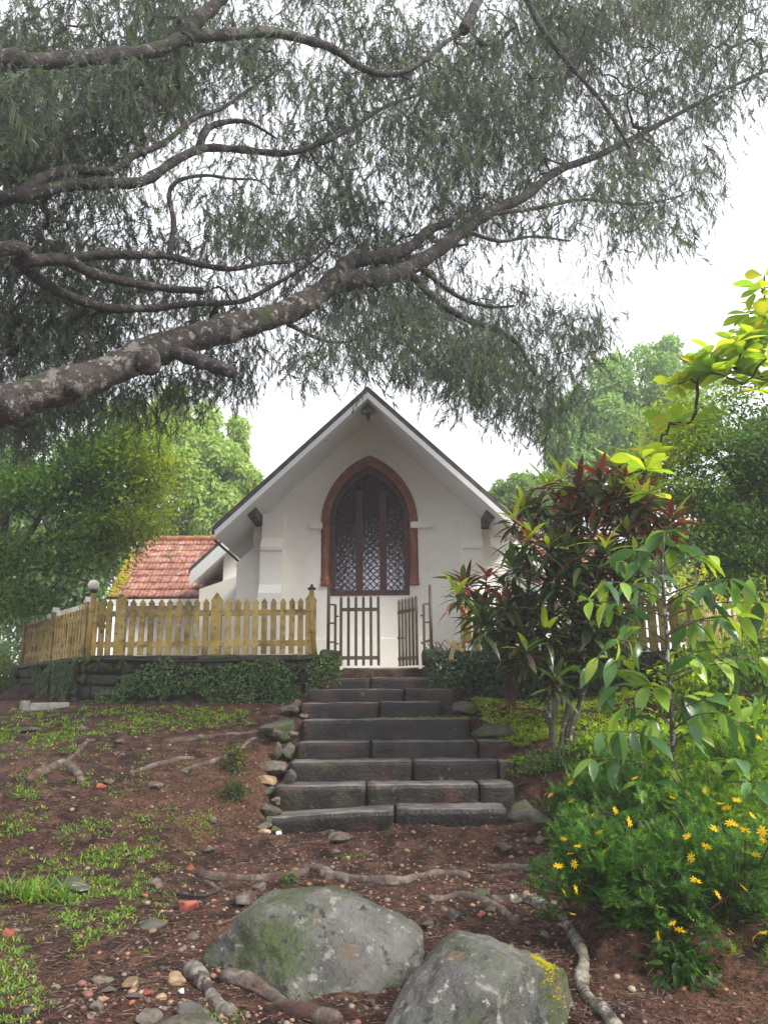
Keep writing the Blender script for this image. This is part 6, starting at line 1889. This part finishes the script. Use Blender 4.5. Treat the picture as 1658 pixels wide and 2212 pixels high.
leafy_shrub('low green plant between croton and daisies', at_ground(gx(1330, 8.2), 8.2), .35, .35, 700, (.05, .09), [(.07, .15, .03), (.12, .22, .03)], [3, 3], 65)
leafy_shrub('yellow leaved bush behind the right globe lamp', (gx(1600, 17.5), 17.5, 1.2), 1.35, 3.3, 5200, (.11, .19), [(.42, .42, .03), (.5, .46, .04), (.3, .36, .03)], [3, 3, 2], 66)
leafy_shrub('low weedy plant right of the second step', at_ground(gx(1150, 9.0), 9.0), .18, .18, 300, (.03, .06), [(.06, .12, .035), (.10, .17, .04)], [3, 2], 67)
leafy_shrub('weedy plant beside the rock at the lowest step', at_ground(gx(1215, 8.9), 8.9), .22, .26, 380, (.03, .06), [(.07, .13, .05), (.11, .17, .06)], [3, 2], 68)
leafy_shrub('dark low plant at the bottom of the right bank', at_ground(*G(1470, 2110).xy), .06, .09, 26, (.05, .08), [(.05, .12, .03), (.08, .17, .03)], [3, 2], 69, name='seedling')
leafy_shrub('thin seedling with yellow leaf on the left slope', at_ground(*G(506, 1668).xy), .06, .26, 60, (.03, .06), [(.05, .10, .03), (.25, .24, .03)], [3, 1], 70, name='seedling')
leafy_shrub('small seedling below the thin seedling', at_ground(*G(510, 1725).xy), .08, .16, 70, (.025, .05), [(.06, .10, .035)], [3], 71, name='seedling')
leafy_shrub('tiny seedling beside the roots on the path', at_ground(*G(625, 1908).xy), .035, .05, 40, (.02, .03), [(.09, .16, .05)], [3], 72, name='seedling')
leafy_shrub('red cordyline at the far left edge beyond the wall', (P(12, 1460, 17).x, 17, 1.3), .35, .7, 400, (.15, .3), [(.25, .03, .03), (.10, .03, .03), (.06, .1, .03)], [3, 2, 2], 73, name='red_plant', tm=LEAF_LA)
leafy_shrub('green bushy plant at the far left beyond the wall', (P(-10, 1460, 15.5).x, 15.5, 1.3), .6, .9, 700, (.12, .22), [(.06, .13, .04), (.10, .18, .05)], [3, 2], 74, tm=LEAF_LA)

# ================================================================== ivy, ferns and creepers on the walls
def wall_creepers():
    r = np.random.default_rng(81)
    # ivy on the right wall
    N = 9000
    x = .62 + 3.95 * r.random(N) ** 1.15; z = 1.2 + .88 * r.random(N) ** .85
    keep = fbm(np.stack([x * 2.2, z * 2.6, 0 * x], -1), 3, 4) + .45 + (1.95 - z) * -.15 + np.where(x < .9, -.35, 0) > r.random(N) * .5
    x, z = x[keep], z[keep]; N = len(x)
    y = 11.50 - r.gamma(1.6, .035, N); top = z > 2.0; y = np.where(top, 11.45 + r.random(N) * .3, y)
    p = np.stack([x, y, z], -1)
    d = unit(np.stack([r.normal(0, .7, N), r.normal(-.35, .3, N), r.normal(-.6, .5, N)], -1)); nr = unit(np.stack([r.normal(0, .4, N), -np.ones(N), .7 + r.normal(0, .4, N)], -1))
    h = Heap(); h.put(*scatter(LEAF1[0] * np.array([1.5, 1, 1]), LEAF1[1], p, frames(d, nr), r.uniform(.035, .065, N), pal(r, [(.028, .058, .022), (.045, .085, .028), (.065, .11, .036)], [4, 4, 1.5])(p, N)))
    tag(add('ivy', h.mesh('ivy'), None, M['leaf_glossy']), 'dark glossy ivy covering the right retaining wall', 'ivy', kind='stuff')
    # creeping fig and small herbs on the left wall
    N = 5200
    x = -4.45 + 3.8 * r.random(N); z = 1.25 + .75 * r.random(N)
    m_ = fbm(np.stack([x * 1.7, z * 2.4, 0 * x], -1), 4, 14) + np.clip((x + 2.6) * .10, -.1, .25)
    keep = m_ > -.03 + .1 * r.random(N); x, z = x[keep], z[keep]; N = len(x)
    p = np.stack([x, 11.50 - r.gamma(1.5, .02, N), z], -1)
    d = unit(np.stack([r.normal(0, .7, N), r.normal(-.3, .3, N), r.normal(-.5, .6, N)], -1)); nr = unit(np.stack([r.normal(0, .4, N), -np.ones(N), .8 + r.normal(0, .4, N)], -1))
    h = Heap(); h.put(*scatter(LEAF1[0] * np.array([1.4, 1, 1]), LEAF1[1], p, frames(d, nr), r.uniform(.025, .06, N), pal(r, [(.075, .15, .04), (.12, .21, .06), (.18, .28, .09), (.05, .10, .03)], [4, 3, 1.6, 2])(p, N)))
    # on the receding stretch, moss and a few leaves
    tag(add('creeper', h.mesh('creeper'), None, M['leaf']), 'small leaved creeper spreading over the left retaining wall', 'creeper', kind='stuff')
    # ferns
    vs = []; f3 = []; nP = 9
    for i in range(nP):
        t0, t1 = i / nP, (i + 1) / nP
        w = .22 * math.sin(math.pi * (.12 + .85 * (1 - t0))) + .02
        y0, y1 = t0, t1; z0 = -.35 * t0 * t0
        for s in (-1, 1):
            o = len(vs); vs += [(0, y0, z0), (s * w, y0 + .12, z0 - .04), (0, y0 + .075, z0)]; f3.append((o, o + 1, o + 2))
    o = len(vs)
    for i in range(6): t0 = i / 5; vs += [(-.008, t0, -.35 * t0 * t0), (.008, t0, -.35 * t0 * t0)]
    f4 = [(o + 2 * i, o + 2 * i + 1, o + 2 * i + 3, o + 2 * i + 2) for i in range(5)]
    FR = (np.array(vs, float), [np.array(f4), np.array(f3)])
    spots = [(716, 1440), (700, 1462), (690, 1490), (672, 1500), (640, 1478), (655, 1440), (560, 1470), (610, 1500), (480, 1490), (430, 1475), (400, 1500), (330, 1480), (262, 1465), (255, 1500), (215, 1430), (262, 1425), (540, 1440), (590, 1450), (160, 1450), (140, 1480), (375, 1520), (520, 1520)]
    labs = {0: 'bright yellow green fern at the wall corner beside the gate', 18: 'fern on the receding left wall', 19: 'low fern on the receding left wall'}
    for k, (px, py) in enumerate(spots):
        Y = 11.50 if px > 190 else 11.55 + (190 - px) * .018
        c = np.array(P(px, py, Y)); n = int(r.integers(6, 11))
        a = r.uniform(math.pi * 1.05, math.pi * 1.95, n); el = r.uniform(-.7, .6, n)
        d = np.stack([np.cos(a) * np.cos(el), np.sin(a) * np.cos(el), np.sin(el)], -1); nr = unit(np.array([0, -.4, 1.0]) + r.normal(size=(n, 3)) * .2)
        col = pal(r, [(.20, .34, .04)], [1]) if k == 0 else pal(r, [(.06, .13, .035), (.09, .17, .05), (.13, .22, .07)], [3, 3, 1])
        h = Heap(); h.put(*scatter(FR[0], FR[1], c + d * .005, frames(d, nr), r.uniform(.12, .24, n), col(d, n)))
        tag(add('fern', h.mesh('fern'), None, M['leaf']), labs.get(k, 'small green fern growing out of the mossy left wall'), 'fern', 'ferns on the left wall')
    # moss fringe on the receding wall: short hanging blades
    N = 5000
    f = r.random(N); a0 = np.array([-4.50, 11.55]); b0 = np.array([-7.25, 15.3]); u = (b0 - a0) / np.linalg.norm(b0 - a0); nn = np.array([-u[1], u[0]]); nn = nn if nn[1] < 0 else -nn
    q = a0 + (b0 - a0) * f[:, None] + nn * r.uniform(.02, .07, (N, 1)); z = 1.2 + .8 * r.random(N)
    keep = fbm(np.stack([f * 7, z * 3, 0 * z], -1), 3, 44) > -.08; q, z = q[keep], z[keep]; N = len(z)
    p = np.stack([q[:, 0], q[:, 1], z], -1)
    d = unit(np.stack([nn[0] * .5 + r.normal(0, .3, N), nn[1] * .5 + r.normal(0, .3, N), -np.ones(N)], -1)); nr = unit(np.stack([np.full(N, nn[0]), np.full(N, nn[1]), .6 + 0 * z], -1))
    h = Heap(); h.put(*scatter(LEAF1[0], LEAF1[1], p, frames(d, nr), r.uniform(.04, .09, N), pal(r, [(.045, .10, .02), (.07, .14, .025), (.03, .07, .02)], [3, 2, 3])(p, N)))
    tag(add('wall_moss', h.mesh('wall_moss'), None, M['leaf']), 'hanging green moss on the receding left wall', 'moss', kind='stuff')
wall_creepers()

# ================================================================== grass and ground cover
BLADE = (np.array([(-.5, 0, 0), (.5, 0, 0), (-.55, .5, .06), (.55, .5, .06), (0, 1, -.12)], float) * np.array([.16, 1, 1]), [np.array([(0, 1, 3, 2)]), np.array([(2, 3, 4)])])
def tufts(r, centres, per, size, el, colf, wide=1.0, spread=.02):
    N = len(centres) * per; c = np.repeat(centres, per, 0)
    a = r.uniform(0, 6.283, N); e = r.uniform(el[0], el[1], N)
    d = np.stack([np.cos(a) * np.cos(e), np.sin(a) * np.cos(e), np.sin(e)], -1)
    nr = unit(np.array([0, 0, 1.0]) - d * .2 + r.normal(size=(N, 3)) * .15)
    s = r.uniform(size[0], size[1], N)
    pos = c + np.stack([r.normal(0, spread, N), r.normal(0, spread, N), np.zeros(N)], -1)
    return scatter(BLADE[0] * np.array([wide, 1, 1]), BLADE[1], pos, frames(d, nr), s, colf(c, N))
def grasses():
    r = np.random.default_rng(91)
    green = pal(r, [(.14, .27, .04), (.22, .35, .05), (.09, .18, .035), (.33, .42, .06)], [4, 4, 3, 2])
    h = Heap()
    def patch(poly, n, per=11, size=(.03, .075), wide=1.0, thr=.0, sc=3.0, el=(.15, 1.1)):
        poly = np.array(poly, float); lo, hi = poly.min(0), poly.max(0); pts = []
        q = r.uniform(lo, hi, (n * 2, 2)); q = q[in_poly(poly, q[:, 0], q[:, 1])][:n]
        for a, b in q:
            g = G(a, b)
            if fbm2(np.array([g.x]), np.array([g.y]), sc, 3, 70)[0] > thr + r.normal(0, .12): pts.append((g.x, g.y, g.z - .004))
        if pts: h.put(*tufts(r, np.array(pts), per, size, el, green, wide))
    patch([(0, 1560), (520, 1560), (560, 1700), (430, 1850), (330, 2060), (0, 2100)], 800, 7, (.02, .05), 1.0, -.03)
    patch([(30, 1530), (300, 1525), (560, 1530), (560, 1560), (400, 1580), (250, 1590), (0, 1610), (0, 1545)], 900, 10, (.03, .065), 1.1, -.12)
    patch([(0, 1560), (300, 1590), (300, 1640), (0, 1640)], 200, 9, (.03, .07), 1, .1)
    patch([(30, 1660), (210, 1660), (190, 1700), (60, 1730), (20, 1720)], 170, 10, (0.026, 0.054), 1, -.1)
    patch([(230, 1650), (420, 1690), (400, 1730), (240, 1720)], 80, 9, (0.022, 0.043), 1, .1)
    patch([(0, 1760), (330, 1760), (360, 1800), (330, 1850), (0, 1870)], 330, 10, (0.022, 0.050), 1, -.06)
    patch([(350, 1760), (480, 1750), (440, 1800), (360, 1790)], 60, 9, (0.022, 0.043), 1, .0)
    patch([(0, 1860), (120, 1840), (330, 1810), (340, 1850), (200, 1890), (60, 1905), (0, 1900)], 260, 11, (0.022, 0.050), 1.2, -.1)
    patch([(0, 1890), (180, 1900), (320, 1890), (330, 1930), (240, 1955), (120, 1960), (0, 1960)], 300, 12, (0.022, 0.054), 1.1, -.05)
    patch([(150, 1945), (290, 1960), (270, 2010), (240, 2050), (180, 2050), (130, 1990)], 130, 12, (0.022, 0.050), 1.2, -.1)
    patch([(0, 1990), (60, 2050), (80, 2110), (0, 2120)], 50, 12, (0.022, 0.043), 1.2, -.1)
    patch([(0, 2100), (90, 2130), (130, 2180), (60, 2215), (0, 2215)], 70, 12, (0.022, 0.043), 1.2, -.1)
    patch([(440, 2180), (520, 2190), (520, 2215), (420, 2215)], 12, 12, (0.022, 0.043), 1.2, -1)
    patch([(725, 1848), (780, 1842), (790, 1856), (735, 1860)], 14, 10, (0.022, 0.036), 1, -1)
    patch([(820, 1548), (1010, 1546), (1010, 1556), (820, 1556)], 160, 10, (0.022, 0.040), 1.1, -1)
    tag(add('grass', h.mesh('grass'), None, M['grass']), 'patchy short green grass on the left slope', 'grass', kind='stuff')
    # long grass tuft at the left edge
    g = G(60, 1945); hh = Heap()
    hh.put(*tufts(r, np.array([(g.x + dx, g.y + dy, g.z) for dx, dy in ((0, 0), (.12, .03), (-.12, .02), (.25, 0), (-.25, .05), (.05, -.08))]), 34, (.12, .24), (.3, 1.3), green, .32, .03))
    tag(add('grass_tuft', hh.mesh('grass_tuft'), None, M['grass']), 'long bladed grass tuft at the left edge', 'grass')
    # lawn on the right
    N = 8500; x = 1.25 + 3.6 * r.random(N); y = 8.6 + 2.8 * r.random(N)
    w = np.clip((y - 8.6) / 1.2, .08, 1); keep = (fbm2(x, y, 1.6, 3, 77) + .35 > r.random(N) * .8 - w * .3) & (r.random(N) < w + .2)
    bare = np.exp(-(((x - 3.3) / .3) ** 2 + ((y - 10.05) / .22) ** 2)); keep &= r.random(N) > bare * .9
    keep &= ~((y < 9.7 + .4 * fbm2(x, y, 2, 2, 5)) & (x < 2.0)); x, y = x[keep], y[keep]; c = np.stack([x, y, height(x, y) - .004], -1)
    lawn = pal(r, [(.28, .38, .04), (.38, .46, .05), (.18, .29, .04), (.44, .42, .06)], [4, 4, 3, 1])
    hl = Heap(); hl.put(*tufts(r, c, 10, (.03, .07), (.1, 1.0), lawn, 1.2, .025))
    tag(add('lawn', hl.mesh('lawn'), None, M['grass']), 'bright yellow green ground cover right of the steps', 'grass', kind='stuff')
    # leafy ground cover on the right bank
    N = 4600; x = 1.35 + 3.2 * r.random(N); y = 6.4 + 2.9 * r.random(N)
    keep = (fbm2(x, y, 2.2, 3, 55) > .02 - .30 * np.clip((x - 2.0), -.6, 1)) & ~((x < 1.75) & (y < 9.0)); x, y = x[keep], y[keep]
    c = np.stack([x, y, height(x, y)], -1)
    hg = Heap(); hg.put(*tufts(r, c, 9, (.03, .07), (.1, 1.1), pal(r, [(.08, .17, .03), (.16, .28, .035), (.28, .40, .04)], [2, 3, 3]), 2.2, .03))
    tag(add('ground_cover', hg.mesh('ground_cover'), None, M['grass']), 'low leafy weeds covering the right bank', 'weeds', kind='stuff')
    # churchyard grass along the top of the walls
    N = 350; x = np.concatenate([r.uniform(-4.3, -1, N), r.uniform(1, 4.5, N)]); y = r.uniform(11.95, 13.6, 2 * N)
    c = np.stack([x, y, height(x, y)], -1)
    hy = Heap(); hy.put(*tufts(r, c, 8, (.03, .07), (.2, 1.1), green, 1, .03))
    tag(add('yard_grass', hy.mesh('yard_grass'), None, M['grass']), 'grass of the churchyard behind the picket fence', 'grass', kind='stuff')
grasses()

# a few fallen leaves
def fallen_leaves():
    r = np.random.default_rng(95)
    me_v, me_f = LEAF_OV
    for k, (px, py, s, c, lab) in enumerate([(938, 2012, .07, (.30, .24, .04), 'yellow fallen leaf between the boulders'), (800, 2165, .08, (.16, .11, .08), 'brown fallen leaf between the boulders below'), (270, 2160, .10, (.15, .13, .12), 'grey dead leaf in the stone heap'), (250, 2145, .10, (.17, .15, .14), 'pale dead leaf in the stone heap'), (900, 2030, .03, (.45, .42, .02), 'tiny bright yellow leaf between the boulders'), (1125, 1620, .10, (.24, .16, .11), 'brown fallen leaf on the soil right of the steps'), (120, 2010, .06, (.2, .14, .11), 'small brown leaf near the red brick')]):
        g = G(px, py); d = rand_dirs(r, 1); d[:, 2] = .1
        V, Fs, C = scatter(me_v, me_f, np.array(g)[None] + np.array([0, 0, .012]), frames(d, np.array([[.1, -.2, 1.0]])), np.array([s]), np.array([c]))
        tag(add('fallen_leaf', np_mesh('fallen_leaf', V, Fs, C, True), None, M['leaf']), lab, 'leaf', 'fallen leaves')
fallen_leaves()

# ================================================================== the misty air
m_h = bpy.data.materials.new('mist'); m_h.use_nodes = True
nh = m_h.node_tree.nodes; nh.remove(nh['Principled BSDF'])
vol = nh.new('ShaderNodeVolumePrincipled')
vol.inputs['Color'].default_value = (0.93, 0.94, 0.98, 1)
vol.inputs['Density'].default_value = HAZE_DENSITY
vol.inputs['Anisotropy'].default_value = 0.25
m_h.node_tree.links.new(vol.outputs[0], nh['Material Output'].inputs['Volume'])
hz_o = part('haze', MB().box((-70, -42, -1.6), (70, 80, 20)), m_h, None)
tag(hz_o, 'thin white mist in the air', 'haze', kind='stuff')
